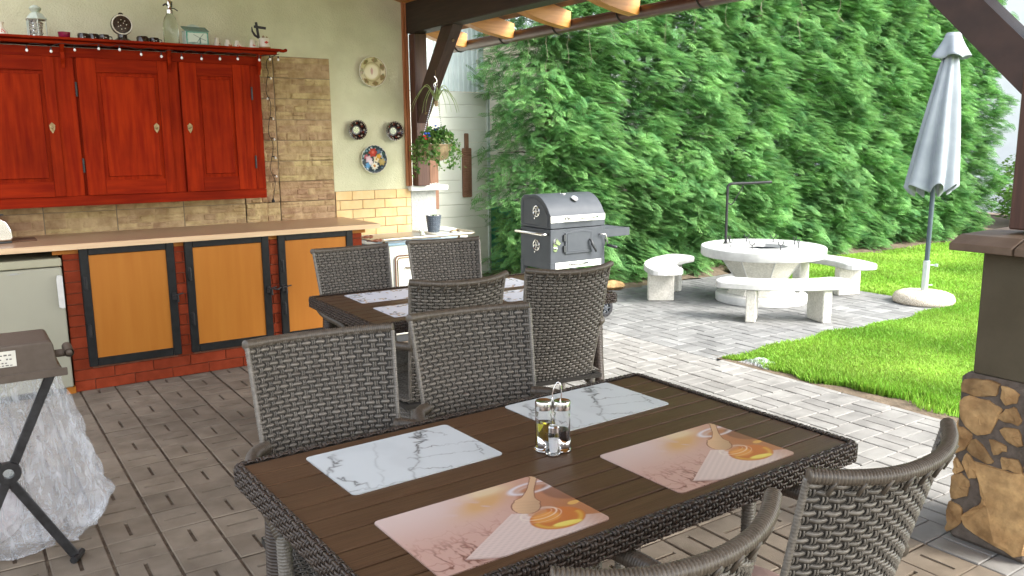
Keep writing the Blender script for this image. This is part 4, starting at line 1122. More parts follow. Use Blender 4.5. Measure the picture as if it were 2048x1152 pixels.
def marble_print(U, V):
    base = A(232, 234, 238)*np.ones(U.shape+(1,)); n = fbm(U, V, 3, 5); base = base*(1-.06*smooth(.45, .75, n))[..., None]
    def vein(pts, w, dk):
        nonlocal base
        Uw = U+.02*(vnoise(U, V, 22, 16, 3)-.5); Vw = V+.03*(vnoise(U, V, 22, 16, 4)-.5)
        d = dist_poly(Uw, Vw, pts); m_ = np.exp(-(d/w)**1.5)*dk*(.35+.65*smooth(.3, .62, fbm(U, V, 9, 8)))
        base = base*(1-m_[..., None])+A(60, 58, 58)*m_[..., None]
    vein(crack((.82, 1), (.63, .6), 1, .06), .010, .95); vein(crack((.70, .84), (.78, .98), 9, .05), .010, .7); vein(crack((.63, .6), (.36, 0), 2, .06), .010, .9); vein(crack((.62, .6), (.83, .5), 3, .02), .006, .8); vein(crack((.80, .5), (1, .42), 4, .02), .006, .6)
    vein(crack((.5, .42), (.75, .3), 13, .02), .007, .85); vein(crack((.75, .3), (.92, .22), 14, .02), .005, .5)
    vein(crack((.42, .22), (.64, .02), 5, .02), .007, .8); vein(crack((.82, 1), (.9, .72), 6, .03), .006, .6)
    vein(crack((.16, .92), (.12, .70), 7, .05), .013, .8); vein(crack((.12, .70), (0, .50), 8, .04), .010, .7); vein(crack((.03, .4), (.12, .02), 10, .05), .009, .8); vein(crack((.0, .08), (.3, .0), 11, .03), .006, .7)
    vein(crack((.45, .95), (.2, .05), 12, .03), .010, .22); vein(crack((.95, .35), (.9, .1), 15, .03), .006, .6)
    return base*np.array([.72, .76, .74])
def honey_print(U, V):
    asp = 1.44
    r_ = fbm(U, V, 3, 21)
    C_ = A(222, 178, 160)*np.ones(U.shape+(1,))
    def mix(c, m_):
        nonlocal C_
        C_ = C_*(1-m_[..., None])+np.asarray(c)*m_[..., None]
    mix(A(236, 214, 206), smooth(.35, 1.0, V)*(1-smooth(.3, .75, U))*.8)
    mix(A(206, 150, 120), smooth(.5, 1.0, U)*.6)
    # wheat
    wh_ = np.exp(-(((U-.58)/.17)**2+((V-.80-.5*(U-.58))/.13)**2))*smooth(.35, .6, vnoise(U+V*.6, V-U*.5+1, 26, 9, 4)*.6+.35)
    mix(A(228, 176, 104), np.clip(wh_*1.2, 0, .9))
    mix(A(246, 226, 178), np.clip(np.exp(-(((U-.66)/.12)**2+((V-.95)/.07)**2)), 0, .7))
    # bark cracks
    ck = np.abs(fbm(U*1.1+.1*V, V*.5, 9, 31, 4)-.5); m_ = (1-smooth(.0, .055, ck))*(1-smooth(.15, .55, V))*(1-smooth(.25, .72, U))
    mix(A(120, 62, 44), m_*.85)
    ck2 = np.abs(fbm(U, V*.6, 14, 41, 3)-.5); mix(A(170, 104, 84), (1-smooth(0, .05, ck2))*.45*(1-smooth(.3, .7, V))*(1-smooth(.5, .8, U)))
    # woven ground at right
    tex = .5+.5*np.sin((U*asp*.5+V)*260)*np.sin((U*asp-V*.35)*150)
    g_ = smooth(.70, .95, U)*(1-smooth(.45, .75, V)); mix(A(206, 132, 72), g_*.9); C_ *= (1-.28*tex*g_)[..., None]
    # back jar
    d = np.hypot((U-.95)*asp/.34, (V-.60)/.26); mix(A(188, 118, 62), (1-smooth(.85, 1.0, d))*.75); mix(A(120, 78, 62), (1-smooth(.8, 1.0, np.hypot((U-1.03)*asp/.2, (V-.62)/.2)))*.6)
    dr = np.abs(np.hypot((U-.90)*asp/.20, (V-.80)/.085)-1); mix(A(236, 232, 238), np.exp(-(dr/.16)**2)*.9)
    dr = np.abs(np.hypot((U-.90)*asp/.15, (V-.78)/.055)-1); mix(A(214, 190, 176), np.exp(-(dr/.18)**2)*.6)
    # cloth
    m_ = inpoly(U, V, [(.17, .11), (.62, .50), (.70, .42), (.80, .25), (1.02, .10), (1.02, -.1), (.42, -.10)]).astype(float)
    cl_ = A(240, 216, 204)*(1-.20*(.5+.5*np.sin((U*asp+V*.9)*190))*(.6+.4*np.sin((U*asp*.6-V)*120)))[..., None]
    m2 = m_*(1-.55*smooth(.75, 1.0, U)); C_ = C_*(1-m2[..., None])+cl_*m2[..., None]
    d = dist_poly(U, V, [(.17, .11), (.42, -.10)]); mix(A(132, 74, 52), np.exp(-(d/.018)**2)*.5)
    # honey bowl
    hb = np.hypot((U-.785)*asp/.235, (V-.245)/.175)
    mix(A(214, 120, 26), (1-smooth(.92, 1.0, hb))); mix(A(246, 168, 44), (1-smooth(.6, .95, np.hypot((U-.74)*asp/.15, (V-.30)/.1)))*.8)
    mix(A(252, 232, 92), (1-smooth(.72, 1.0, np.hypot((U-.79)*asp/.135, (V-.135+.25*(U-.79))/.04))))
    mix(A(250, 214, 60), np.exp(-((hb-.80)/.09)**2)*(V < .26)*.5)
    mix(A(244, 190, 80), (1-smooth(.7, 1.0, np.hypot((U-.965)*asp/.06, (V-.385)/.035)))*.9)
    # rim rings of the front jar
    for (cx, cy, rx, ry, wd, al) in ((.735, .385, .155, .085, .055, .75), (.735, .352, .172, .10, .03, .5), (.74, .395, .115, .055, .05, .35)):
        dr = np.abs(np.hypot((U-cx)*asp/rx, (V-cy)/ry)-1); mix(A(250, 236, 214), np.exp(-(dr/wd)**2)*al)
    mix(A(214, 150, 92), (1-smooth(.7, 1., np.hypot((U-.735)*asp/.10, (V-.40)/.045)))*.7)
    # dipper
    hx, hy = .735, .545
    ax = np.array([(.995-hx)*asp, .96-hy]); ax /= np.hypot(*ax); px = (U-hx)*asp; py = V-hy; tt = px*ax[0]+py*ax[1]; ss = -px*ax[1]+py*ax[0]
    prof = np.where(tt < .10, .105*np.sqrt(np.clip(1-((tt-.0)/.135)**2, 0, 1)), 0); stick = .036+.012*np.cos(np.clip((tt-.1)/.25, 0, 1)*pi)
    m_ = (np.abs(ss) < prof) & (tt > -.135); m3 = (tt > .07) & (np.abs(ss) < stick+.05*np.exp(-((tt-.08)/.05)**2))
    sh = .80+.28*smooth(-.1, .1, ss)
    mo = ((np.abs(ss) < prof+.012*(prof > 0)) & (tt > -.145)) | ((tt > .07) & (np.abs(ss) < stick+.010+.05*np.exp(-((tt-.08)/.05)**2))); mix(A(150, 96, 62), mo.astype(float)*.8)
    mix(A(232, 188, 140)*1.0, (m_ | m3).astype(float)); C_ = np.where((m_ | m3)[..., None], C_*sh[..., None]*(1-.13*(m_ & (np.sin(tt*230) > .4)))[..., None], C_)
    lum = C_.mean(-1, keepdims=True); C_ = (C_*.86+lum*.14)*.74
    return np.clip(C_, 0, 1)
mat_print = attr_mat("glossy_printed_mat", .42, .45)
mat_print2 = attr_mat("marble_printed_mat", .45, .45)
TZm = TZ-.0018
for k, (x, y, fn, lb) in enumerate(((.921, 1.873, marble_print, "marble printed placemat at the left of the cruet set, in front of the left chair"),
        (1.578, 1.927, marble_print, "marble printed placemat at the far right behind the cruet set"),
        (.905, 1.425, honey_print, "honey jar printed placemat nearest to us on the near table"),
        (1.550, 1.440, honey_print, "honey jar printed placemat at the right end of the near table"))):
    painted("placemat", lb, "placemat", .430 if k < 2 else .428, .292, 300, 210, fn, (x, y, TZm), radians(2.0 if k < 2 else 1.2), matl=mat_print2 if k < 2 else mat_print, group="placemats on the near table")
def leaf_print(seed):
    def fn(U, V):
        C_ = A(226, 230, 240)*np.ones(U.shape+(1,)); r = random.Random(seed)
        cols = [A(150, 150, 140), A(176, 140, 96), A(120, 130, 150), A(196, 170, 130), A(96, 110, 96), A(200, 204, 210)]
        for k in range(150):
            s = r.random()*2*(1.44+1); a = r.uniform(0, pi)
            x, y = r.random(), r.random(); e = min(x*1.44, (1-x)*1.44, y, 1-y)
            if e > .20+.06*r.random(): continue
            L, w = r.uniform(.05, .10), r.uniform(.012, .024); px = (U-x)*1.44; py = V-y
            t = px*cos(a)+py*sin(a); q_ = -px*sin(a)+py*cos(a)
            m_ = (np.abs(t) < L) & (np.abs(q_) < w*(1-(t/L)**2)); C_[m_] = cols[r.randrange(6)]
        return C_
    return fn
for k, (x, y, lb) in enumerate(((1.905, 4.01, "leafy bordered placemat at the far left corner of the farther table"), (1.885, 3.60, "leafy bordered placemat at the near left of the farther table, behind the chair back"),
        (2.555, 3.965, "leafy bordered placemat at the far right of the farther table"), (2.53, 3.60, "leafy bordered placemat at the near right of the farther table"))):
    painted("placemat", lb, "placemat", .40, .27, 160, 110, leaf_print(k), (x, y, TZm), radians(-2), matl=mat_print2, group="placemats on the far table")
# ------------------------------------------------------------------ CRUET SET
def put(mb, c, R=None):
    """shift everything in the mesh builder"""
    for i, v in enumerate(mb.v):
        if R is not None: v = v @ np.array(R).T
        mb.v[i] = v + np.array(c)
    return mb
ROT = lambda ax, a: np.array(Matrix.Rotation(a, 3, ax))
cx, cy, cz = 1.262, 1.683, TZ
cr = thing("cruet_stand", "chrome cruet stand with oil, vinegar, salt and pepper on the nearest table", "cruet set", (cx, cy, cz), radians(-36)); cr.scale = (.88, .88, 1)
q = MB(); q.lathe([(.001, 0), (.030, 0), (.031, .003), (.001, .004)], 20, (-.026, 0, .001), False); q.lathe([(.001, 0), (.030, 0), (.031, .003), (.001, .004)], 20, (.026, 0, .001), False)
q.lathe([(.001, 0), (.021, 0), (.0215, .003), (.001, .004)], 16, (0, -.036, .001), False)
q.obj("base_tray", M_['chrome'], cr, smooth=30)
q = MB(); q.tube(resample([(0, .006, .004), (0, .006, .09), (-.001, .006, .15), (.008, .006, .175), (.016, .006, .186), (.024, .006, .175), (.026, .006, .15), (.020, .006, .128)], .006), .0020, 8); q.obj("handle", M_['chrome'], cr, smooth=True)
def bottle(x, y, liquid, lv, nm):
    q = MB(); q.lathe([(.0245, .006), (.0255, .010), (.0255, .088), (.0245, .093), (.0255, .098), (.0255, .110), (.023, .118), (.021, .118), (.0235, .108), (.0235, .012), (.0225, .009), (.001, .009)], 28, (x, y, 0), False); b = q.obj("bottle", M_['clear'], cr, smooth=50, label=nm)
    q = MB(); q.lathe([(.001, .0095), (.0225, .0098), (.0232, .013), (.0232, lv), (.001, lv)], 28, (x, y, 0), False); q.obj("contents", liquid, b, smooth=40)
    q = MB(); q.lathe([(.0258, .114), (.0262, .116), (.0262, .134), (.0248, .1365), (.022, .137), (.018, .135), (.001, .135)], 28, (x, y, 0), False); q.obj("cap", M_['steel'], b, smooth=40)
    q = MB(); n = 22; g = np.zeros((n, 3, 3))
    for i in range(n):
        a = -2.4+i/(n-1)*3.4; hh = .030+.024*(.5+.5*sin(a*1.0-1.0))
        for j, z in enumerate((.004, .02, hh)): g[i, j] = (x+.0268*cos(a), y+.0268*sin(a), z)
    q.grid(g); o = q.obj("steel_cup", M_['chrome'], b, smooth=True); sm = o.modifiers.new("s", 'SOLIDIFY'); sm.thickness = .0008
bottle(-.027, .0, M_['oil'], .078, "oil bottle half full of yellow oil"); bottle(.027, 0, M_['vinegar'], .058, "vinegar bottle with dark vinegar")
q = MB(); q.lathe([(.010, .006), (.0125, .012), (.016, .046), (.0165, .060), (.014, .066)], 20, (.002, -.037, 0)); b = q.obj("shaker", M_['clear'], cr, smooth=50)
q = MB(); q.lathe([(.009, .008), (.0115, .013), (.0148, .044), (.001, .048)], 20, (.002, -.037, 0)); q.obj("contents", M_['salt'], b, smooth=50)
q = MB(); q.lathe([(.0165, .062), (.0168, .076), (.014, .079), (.001, .0795)], 20, (.002, -.037, 0)); q.obj("cap", M_['steel'], b, smooth=40)

# ------------------------------------------------------------------ THINGS ON THE CABINET SHELF
ZS = 2.213; YS = 6.20
def pot(name, label, cat, prof, x, y=YS, z=ZS, matl='white_ceramic', n=20, group=None):
    t = thing(name, label, cat, (x, y, z), 0, group); q = MB(); q.lathe(prof, n, (0, 0, 0)); q.obj("body", M_[matl], t, smooth=50); return t
def motif(t, pts, matl='red_paint', r=.004, name="painted_flower"):
    q = MB()
    for (x, z, y) in pts:
        q.lathe([(.001, 0), (r, 0), (r*.9, .001), (.001, .0012)], 8, (0, 0, 0), False); q.v[-1] = q.v[-1] @ ROT('X', pi/2).T + np.array([x, y, z])
    q.obj(name, M_[matl], t)
t = pot("vase", "small white vase with red flowers at the left end of the cabinet shelf", "vase", [(.028, 0), (.040, .012), (.036, .03), (.018, .055), (.016, .075), (.020, .088), (.017, .088), (.013, .075), (.001, .06)], .385)
motif(t, [(.0, .030, -.036), (.012, .036, -.031), (-.012, .034, -.032), (.004, .042, -.028), (.018, .028, -.034)])
# lantern
t = thing("lantern", "pale green metal lantern with glass panes on the cabinet shelf", "lantern", (.583, YS, ZS), radians(32))
q = MB(); q.lathe([(.064, 0), (.066, .006), (.060, .010), (.060, .012)], 6); q.lathe([(.060, .112), (.066, .118), (.060, .126), (.040, .150), (.022, .160), (.020, .166)], 6)
for k in range(6):
    a = k*pi/3; q.tube([(.057*cos(a), .057*sin(a), .008), (.057*cos(a), .057*sin(a), .118)], .004, 6)
q.obj("frame", M_['lantern'], t, smooth=30)
q = MB(); q.lathe([(.020, .160), (.030, .172), (.036, .184), (.026, .196), (.012, .204), (.001, .206)], 18); q.obj("cap", M_['lantern'], t, smooth=40)
q = MB(); q.lathe([(.052, .012), (.052, .112)], 6, caps=False); q.obj("glass", M_['clear'], t)
q = MB()
for k in range(26):
    a = k*2.4; r = .012+.03*((k*7) % 5)/5; q.lathe([(.001, -.010), (.012, 0), (.001, .009)], 7, (r*cos(a), r*sin(a), .024+.0033*k), False)
q.obj("shells", M_['shells'], t)
t = pot("cup", "small magenta glazed cup on the cabinet shelf right of the lantern", "cup", [(.020, 0), (.028, .004), (.035, .025), (.037, .05), (.034, .05), (.031, .026), (.001, .008)], .733, matl='magenta')
def dark_cup(x, y, lb, s=1.0, fat=1.0):
    t = pot("mug", lb, "mug", [(.022*s, 0), (.032*s*fat, .008), (.033*s*fat, .036*s), (.029*s, .046*s), (.026*s, .046*s), (.028*s, .03*s), (.001, .008)], x, y, matl='dark_ceramic', group="dark glazed mugs on the shelf")
    q = MB(); q.tube([(.030*s, 0, .036*s), (.047*s, 0, .034*s), (.049*s, 0, .018*s), (.031*s, 0, .010*s)], .004, 7); q.obj("handle", M_['dark_ceramic'], t, smooth=True)
    motif(t, [(-.008, .02, -.032*s), (.006, .025, -.032*s)], 'white_ceramic', .003)
dark_cup(.842, 6.20, "leftmost dark glazed mug, right of the magenta cup", 1.05); dark_cup(.905, 6.22, "dark glazed mug in the middle of the left trio", 1.1); dark_cup(.962, 6.18, "dark glazed mug just left of the round ceramic flask", 1.0)
dark_cup(1.200, 6.19, "dark glazed mug just right of the round ceramic flask", 1.1, 1.1); dark_cup(1.275, 6.20, "dark glazed mug just left of the soda siphon", 1.0)
# round flask on stand (ceramic barrel)
t = thing("ceramic_flask", "round dark glazed ceramic flask with pale ring on a foot, on the shelf", "flask", (1.078, YS, ZS), 0)
q = MB(); q.lathe([(.001, -.036), (.050, -.034), (.066, -.020), (.068, .005), (.064, .022), (.058, .026)], 28, (0, 0, 0), True); put(q, (0, 0, .117), ROT('X', pi/2)); q.obj("barrel", M_['green_ceramic'], t, smooth=50)
q = MB(); q.tube([(.060*cos(a), -.027, .117+.060*sin(a)) for a in np.linspace(0, 2*pi, 30, endpoint=False)], .0045, 8, closed=True); q.obj("ring", M_['white_ceramic'], t, smooth=True)
q = MB(); q.lathe([(.001, 0), (.056, 0), (.054, .003), (.001, .004)], 26, (0, 0, 0)); put(q, (0, -.026, .117), ROT('X', pi/2)); q.obj("face", M_['dark_ceramic'], t)
motif(t, [(.026*cos(a), .117+.03*sin(a), -.030) for a in np.arange(7)*.9]+[(.008, .125, -.030), (-.01, .11, -.030)], 'white_ceramic', .0035)
q = MB(); q.lathe([(.060, 0), (.058, .015), (.030, .035), (.030, .06)], 20); q.lathe([(.014, .176), (.016, .190), (.010, .195)], 12); q.obj("foot", M_['dark_ceramic'], t, smooth=40)
# siphon
t = thing("soda_siphon", "tall greenish glass soda siphon with metal head on the shelf", "siphon", (1.388, YS, ZS), radians(0))
q = MB(); q.lathe([(.001, .002), (.046, 0), (.050, .006), (.050, .120), (.047, .150), (.036, .185), (.022, .205), (.019, .215)], 28, (0, 0, 0), False); q.obj("bottle", M_['siphon_glass'], t, smooth=50)
q = MB(); q.lathe([(.001, .004), (.040, .004), (.043, .010), (.043, .012), (.001, .013)], 24, (0, 0, 0), False); q.obj("bottom_disc", M_['green_ceramic'], t, smooth=50)
q = MB(); q.lathe([(.022, .212), (.023, .236), (.014, .242), (.011, .246), (.012, .262), (.014, .275), (.012, .295), (.008, .30)], 16); q.obj("collar", M_['steel'], t, smooth=40)
q = MB(); q.tube([(-.006, 0, .262), (-.022, 0, .275), (-.040, 0, .262)], [.007, .007, .005], 8); q.tube([(.006, 0, .250), (.03, -.01, .246), (.050, -.018, .232)], .0035, 7); q.tube([(.004, 0, .29), (.020, 0, .292), (.016, 0, .255)], .004, 7); q.obj("lever", M_['black_metal'], t, smooth=True)
# salt box
t = thing("salt_box", "pale green ceramic salt box with windmill picture on the shelf", "salt box", (1.545, 6.19, ZS), radians(3))
q = MB(); q.bbox(-.078, .078, -.040, .045, 0, .100, .004); q.obj("box", M_['lantern'], t)
q = MB(); q.prism([(-.078, 0)]+[(-.078+.156*i/14, (.012+.046*sin(pi*i/14)**.8) if 2 < i < 12 else .010) for i in range(15)]+[(.078, 0)], .040, .046, 'y'); put(q, (0, 0, .098)); q.obj("back_plate", M_['lantern'], t)
q = MB(); q.prism([(-.042, .100), (-.042, .106), (.042, .140), (.046, .134)], -.082, .082, 'x'); o = q.obj("lid", mat("green_wood_lid", (.12, .22, .17), .5), t)
def mill(U, V):
    C_ = A(206, 222, 206)*np.ones(U.shape+(1,)); n = fbm(U, V, 5, 77)
    m_ = smooth(.35, .0, V+.25*(n-.5))[..., None]; C_ = C_*(1-m_)+A(70, 140, 120)*m_
    e = np.minimum.reduce([U, 1-U, V, 1-V]); m_ = (1-smooth(.03, .10, e+.06*(n-.5)))[..., None]; C_ = C_*(1-m_)+A(88, 160, 140)*m_
    for p_, w_ in (([(.62, .22), (.62, .55)], .05), ([(.62, .58), (.78, .88)], .018), ([(.62, .58), (.34, .80)], .018), ([(.62, .58), (.50, .30)], .018), ([(.62, .58), (.88, .42)], .018), ([(.1, .2), (.5, .25)], .02)):
        m_ = np.exp(-(dist_poly(U, V, p_)/w_)**4)[..., None]*.85; C_ = C_*(1-m_)+A(44, 92, 84)*m_
    return C_
def face_print(parent, w, h, fn, c, ax, ang, nx=60, ny=50, name="picture", matl=None, rnd=False):
    if rnd:
        rr_ = np.linspace(0.001, 1, nx); aa = np.linspace(0, 2*pi, ny); Rr, Aa = np.meshgrid(rr_, aa, indexing='ij'); U = .5+.5*Rr*np.cos(Aa); V = .5+.5*Rr*np.sin(Aa)
    else: U, V = np.meshgrid(np.linspace(0, 1, nx), np.linspace(0, 1, ny), indexing='ij')
    P = np.stack([(U-.5)*w, (V-.5)*h, 0*U], 2).reshape(-1, 3) @ ROT(ax, ang).T + np.array(c)
    idx = np.arange(nx*ny).reshape(nx, ny); Q = np.stack([idx[:-1, :-1], idx[1:, :-1], idx[1:, 1:], idx[:-1, 1:]], 2).reshape(-1, 4)
    me = raw_mesh(name, P, Q, None, matl); C_ = fn(U, V).reshape(-1, 3)
    ca = me.color_attributes.new("Col", 'FLOAT_COLOR', 'POINT'); ca.data.foreach_set("color", np.c_[C_, np.ones(len(C_))].astype(np.float32).ravel())
    return link(name, me, parent)
mat_glaze = attr_mat("painted_glaze", .2, .5)
face_print(t, .150, .094, mill, (0, -.0415, .050), 'X', pi/2, matl=mat_glaze)
jug = [(.026, 0), (.027, .004), (.024, .02), (.015, .045), (.014, .055), (.017, .065), (.014, .065), (.010, .05), (.001, .04)]
t = pot("jug", "tall tapered cream jug right of the salt box, leftmost of the little jugs", "jug", [(r*1.05, z*1.08) for r, z in jug], 1.692, group="little cream jugs on the shelf"); motif(t, [(.006, .02, -.026), (.010, .03, -.024)], 'dark_ceramic', .0035)
t = pot("jug", "cream jug with a brown and orange flower, second of the little jugs", "jug", [(.022, 0), (.029, .012), (.027, .03), (.016, .048), (.016, .062), (.012, .062), (.001, .045)], 1.768, group="little cream jugs on the shelf"); motif(t, [(.006, .018, -.030), (.014, .022, -.028), (.0, .024, -.029)], 'terracotta', .006)
t = pot("jug", "cream jug with red and black flowers, third of the little jugs", "jug", [(.022, 0), (.029, .012), (.025, .03), (.016, .045), (.017, .060), (.013, .060), (.001, .045)], 1.835, group="little cream jugs on the shelf"); motif(t, [(.004, .020, -.029), (-.008, .024, -.028), (.014, .018, -.028)], 'red_paint', .004)
t = pot("jug", "cream jug with a round handle, rightmost of the little jugs", "jug", [(.026, 0), (.026, .02), (.020, .045), (.018, .062), (.021, .070), (.017, .070), (.001, .05)], 1.935, 6.17, group="little cream jugs on the shelf"); motif(t, [(-.004, .030, -.026), (.006, .026, -.026)], 'red_paint', .0045)
q = MB(); q.tube(resample([(.018, 0, .062), (.040, 0, .060), (.042, 0, .030), (.024, 0, .018)], .006), .0045, 8); q.obj("handle", M_['white_ceramic'], t, smooth=True)
t = pot("flower_pot", "cream ceramic pot with red flower and dates at the right end of the shelf", "pot", [(.036, 0), (.040, .018), (.0405, .022), (.0405, .028), (.038, .072), (.040, .085), (.036, .085), (.034, .03), (.001, .025)], 2.025, 6.18)
q = MB(); q.lathe([(.0365, -.0005), (.0405, .018), (.0412, .024)], 20, caps=False); q.obj("clay_foot", M_['terracotta'], t, smooth=True)
motif(t, [(0, .058, -.041), (.008, .054, -.040), (-.008, .054, -.040), (0, .050, -.041)], 'red_paint', .006); motif(t, [(.020, .056, -.036), (.024, .044, -.034)], 'lantern', .004)
q = MB(); q.lathe([(.001, -.012), (.012, 0), (.001, .012)], 10, (-.008, 0, .094), False); q.lathe([(.001, -.010), (.010, 0), (.001, .010)], 10, (.016, -.005, .090), False); q.obj("baubles", M_['brass'], t, smooth=True)
t = thing("cross_and_sickle_ornament", "black iron cross ornament leaning in the pot at the shelf end", "ornament", (1.995, 6.21, ZS+.085), radians(-8))
q = MB(); q.bbox(-.010, .008, -.005, .005, 0, .115, .002, Matrix.Rotation(radians(-7), 4, 'Y')); q.bbox(-.040, .045, -.006, .006, .070, .088, .002, Matrix.Rotation(radians(6), 4, 'Y'))
q.tube([(-.046, 0, .080), (-.044, 0, .050), (-.028, 0, .022), (-.004, 0, .006)], [.003, .007, .009, .007], 8); q.obj("cross", M_['black_metal'], t, smooth=40)

# ------------------------------------------------------------------ WALL PLATES
def plate(name, label, x, z, R_, fn, dark=None, depth=.03, lean=0, edge='white_ceramic'):
    t = thing(name, label, "plate" if name == "wall_plate" else "bowl", (x, YW-.004, z), 0)
    q = MB(); n = 44; prof = [(R_*.45, 0), (R_*.55, -.004), (R_, -depth), (R_*1.0, -depth-.004), (R_*.96, -depth-.003)]
    q.lathe([(r*(1), z_) for r, z_ in prof], n, caps=False); v = q.v[-1]
    a = np.arctan2(v[:, 1], v[:, 0]); rr_ = np.hypot(v[:, 0], v[:, 1]); sc = 1+.018*np.cos(22*a)*(rr_ > R_*.9); v[:, 0] *= sc; v[:, 1] *= sc
    v[:] = np.stack([v[:, 0], v[:, 2], v[:, 1]], 1); q.obj("rim", M_[edge], t, smooth=40)
    # glazed dished face
    nr, na = 26, 72; Rr, Aa = np.meshgrid(np.linspace(0, 1, nr), np.linspace(0, 2*pi, na), indexing='ij')
    U = .5+.5*Rr*np.cos(Aa); V = .5+.5*Rr*np.sin(Aa); D = -.010-(depth-.010)*smooth(.45, 1.0, Rr)
    P = np.stack([(U-.5)*2*R_*.97, D-.001, (V-.5)*2*R_*.97], 2).reshape(-1, 3); idx = np.arange(nr*na).reshape(nr, na)
    me = raw_mesh("painted_face", P, np.stack([idx[:-1, :-1], idx[:-1, 1:], idx[1:, 1:], idx[1:, :-1]], 2).reshape(-1, 4), None, mat_glaze, True)
    C_ = fn(U, V, Rr, Aa).reshape(-1, 3); ca = me.color_attributes.new("Col", 'FLOAT_COLOR', 'POINT'); ca.data.foreach_set("color", np.c_[C_, np.ones(len(C_))].astype(np.float32).ravel())
    link("painted_face", me, t); return t
def pf_cream(U, V, R_, A_):
    C_ = A(206, 196, 150)*np.ones(U.shape+(1,))
    def mx(c, m_):
        nonlocal C_; C_ = C_*(1-m_[..., None])+np.asarray(c)*m_[..., None]
    mx(A(120, 96, 60), np.exp(-((R_-.62)/.025)**2)*.8); mx(A(120, 96, 60), np.exp(-((R_-.97)/.03)**2)*.8)
    lf = (np.abs(((A_/(pi/3.5)) % 1)-.5) < .33*np.sqrt(np.clip(1-((R_-.80)/.13)**2, 0, 1))).astype(float); mx(A(128, 98, 62), lf*.85); mx(A(110, 128, 70), lf*(np.sin(A_*21) > .2)*.5)
    mx(A(150, 90, 60), ((np.abs(U-.5) < .05*(1-((V-.52)/.13)**2)) & (np.abs(V-.52) < .13)).astype(float)*.9)
    return C_
def pf_dark(cen):
    def fn(U, V, R_, A_):
        C_ = A(30, 22, 20)*np.ones(U.shape+(1,))
        def mx(c, m_):
            nonlocal C_; C_ = C_*(1-m_[..., None])+np.asarray(c)*m_[..., None]
        mx(A(214, 200, 170), ((R_ > .92) & (np.sin(A_*24) > 0)).astype(float)*.9)
        mx(A(190, 180, 160), ((np.abs(R_-.76) < .06) & (np.cos(A_*7) > .75)).astype(float)*.8); mx(A(140, 60, 40), ((np.abs(R_-.70) < .10) & (np.cos(A_*7+2) > .8)).astype(float)*.7)
        mx(A(196, 206, 164), (R_ < .36).astype(float)); mx(cen, ((R_ < .30) & (np.sin(A_*5+R_*20) > .2)).astype(float)*.8)
        return C_
    return fn
def pf_flower(U, V, R_, A_):
    C_ = A(44, 58, 66)*np.ones(U.shape+(1,)); r = random.Random(4)
    def blob(x, y, s, c, pet=0):
        nonlocal C_; d = np.hypot(U-x, V-y); a = np.arctan2(V-y, U-x); m_ = (d < s*(1+(.18*np.cos(a*pet) if pet else 0))); C_ = np.where(m_[..., None], np.asarray(c)*(1-.25*(d/s)[..., None]), C_)
    for k in range(90): blob(r.random(), r.random(), r.uniform(.02, .05), r.choice([A(206, 214, 220), A(60, 92, 84), A(120, 150, 170), A(36, 44, 56), A(170, 190, 196)]), 3)
    blob(.47, .74, .15, A(196, 64, 52), 6); blob(.47, .75, .06, A(220, 110, 96)); blob(.20, .60, .08, A(190, 90, 110), 5); blob(.30, .50, .12, A(226, 196, 206), 5); blob(.36, .40, .10, A(236, 224, 226), 5)
    blob(.60, .50, .11, A(240, 224, 190), 5); blob(.70, .60, .09, A(226, 170, 70), 5); blob(.80, .40, .12, A(190, 166, 90), 6); blob(.52, .26, .13, A(240, 236, 216), 8); blob(.52, .26, .05, A(200, 140, 60)); blob(.25, .28, .10, A(96, 160, 206), 5); blob(.60, .50, .04, A(210, 170, 60)); blob(.70, .78, .07, A(90, 110, 140), 5)
    return C_
plate("wall_plate", "cream pottery plate with leaf border, topmost on the plastered wall", 2.985, 2.118, .122, pf_cream, depth=.032)
plate("wall_bowl", "dark painted bowl on the wall, left of the pair, above the flowered plate", 2.828, 1.651, .080, pf_dark(A(90, 120, 70)), depth=.045, edge='dark_ceramic')
plate("wall_bowl", "dark painted bowl on the wall, right of the pair, beside the orange corner trim", 3.160, 1.643, .080, pf_dark(A(110, 130, 150)), depth=.045, edge='dark_ceramic')
plate("wall_plate", "plate painted with bright garden flowers, lowest on the plastered wall", 2.975, 1.412, .118, pf_flower, depth=.020)

# ------------------------------------------------------------------ STRING LIGHTS ON THE CABINET
t = thing("string_lights", "black string lights with opal bulbs along the shelf and down the stone tiles", "string lights", (0, 0, 0))
yy = YC-.055; q = MB(); wire = []; bulbs = []
bx = [.478, .603, .730, .862, .978, 1.100, 1.218, 1.340, 1.463, 1.580, 1.695]
bz = [2.133, 2.133, 2.148, 2.163, 2.163, 2.140, 2.133, 2.130, 2.130, 2.135, 2.140]
path = []
for i, x in enumerate(bx):
    x = x*1.0+.06*(i/10)+.02; bulbs.append((x, yy-.012, bz[i]-.012)); path.append((x, yy-.012, bz[i]+.020)); path.append((x+.055, yy-.012, 2.172 if i % 3 else 2.165))
bulbs.append((1.925, yy-.014, 2.128)); path.append((1.93, yy-.012, 2.16)); path.append((2.03, yy-.012, 2.168)); bulbs.append((2.002, yy-.012, 2.136)); bulbs.append((2.062, yy-.012, 2.136)); path.append((2.07, yy-.012, 2.175))
q.tube(resample(path, .02), .0022, 5, caps=False)
for b in bulbs: q.tube([(b[0], b[1], b[2]+.008), (b[0], b[1], b[2]+.026)], .0045, 7)
vy = YW-.045; down = [(2.05, yy, 2.17), (2.085, vy-.1, 2.165), (2.105, vy, 2.12)]
zs = [2.040, 1.888, 1.738, 1.584, 1.444, 1.302]
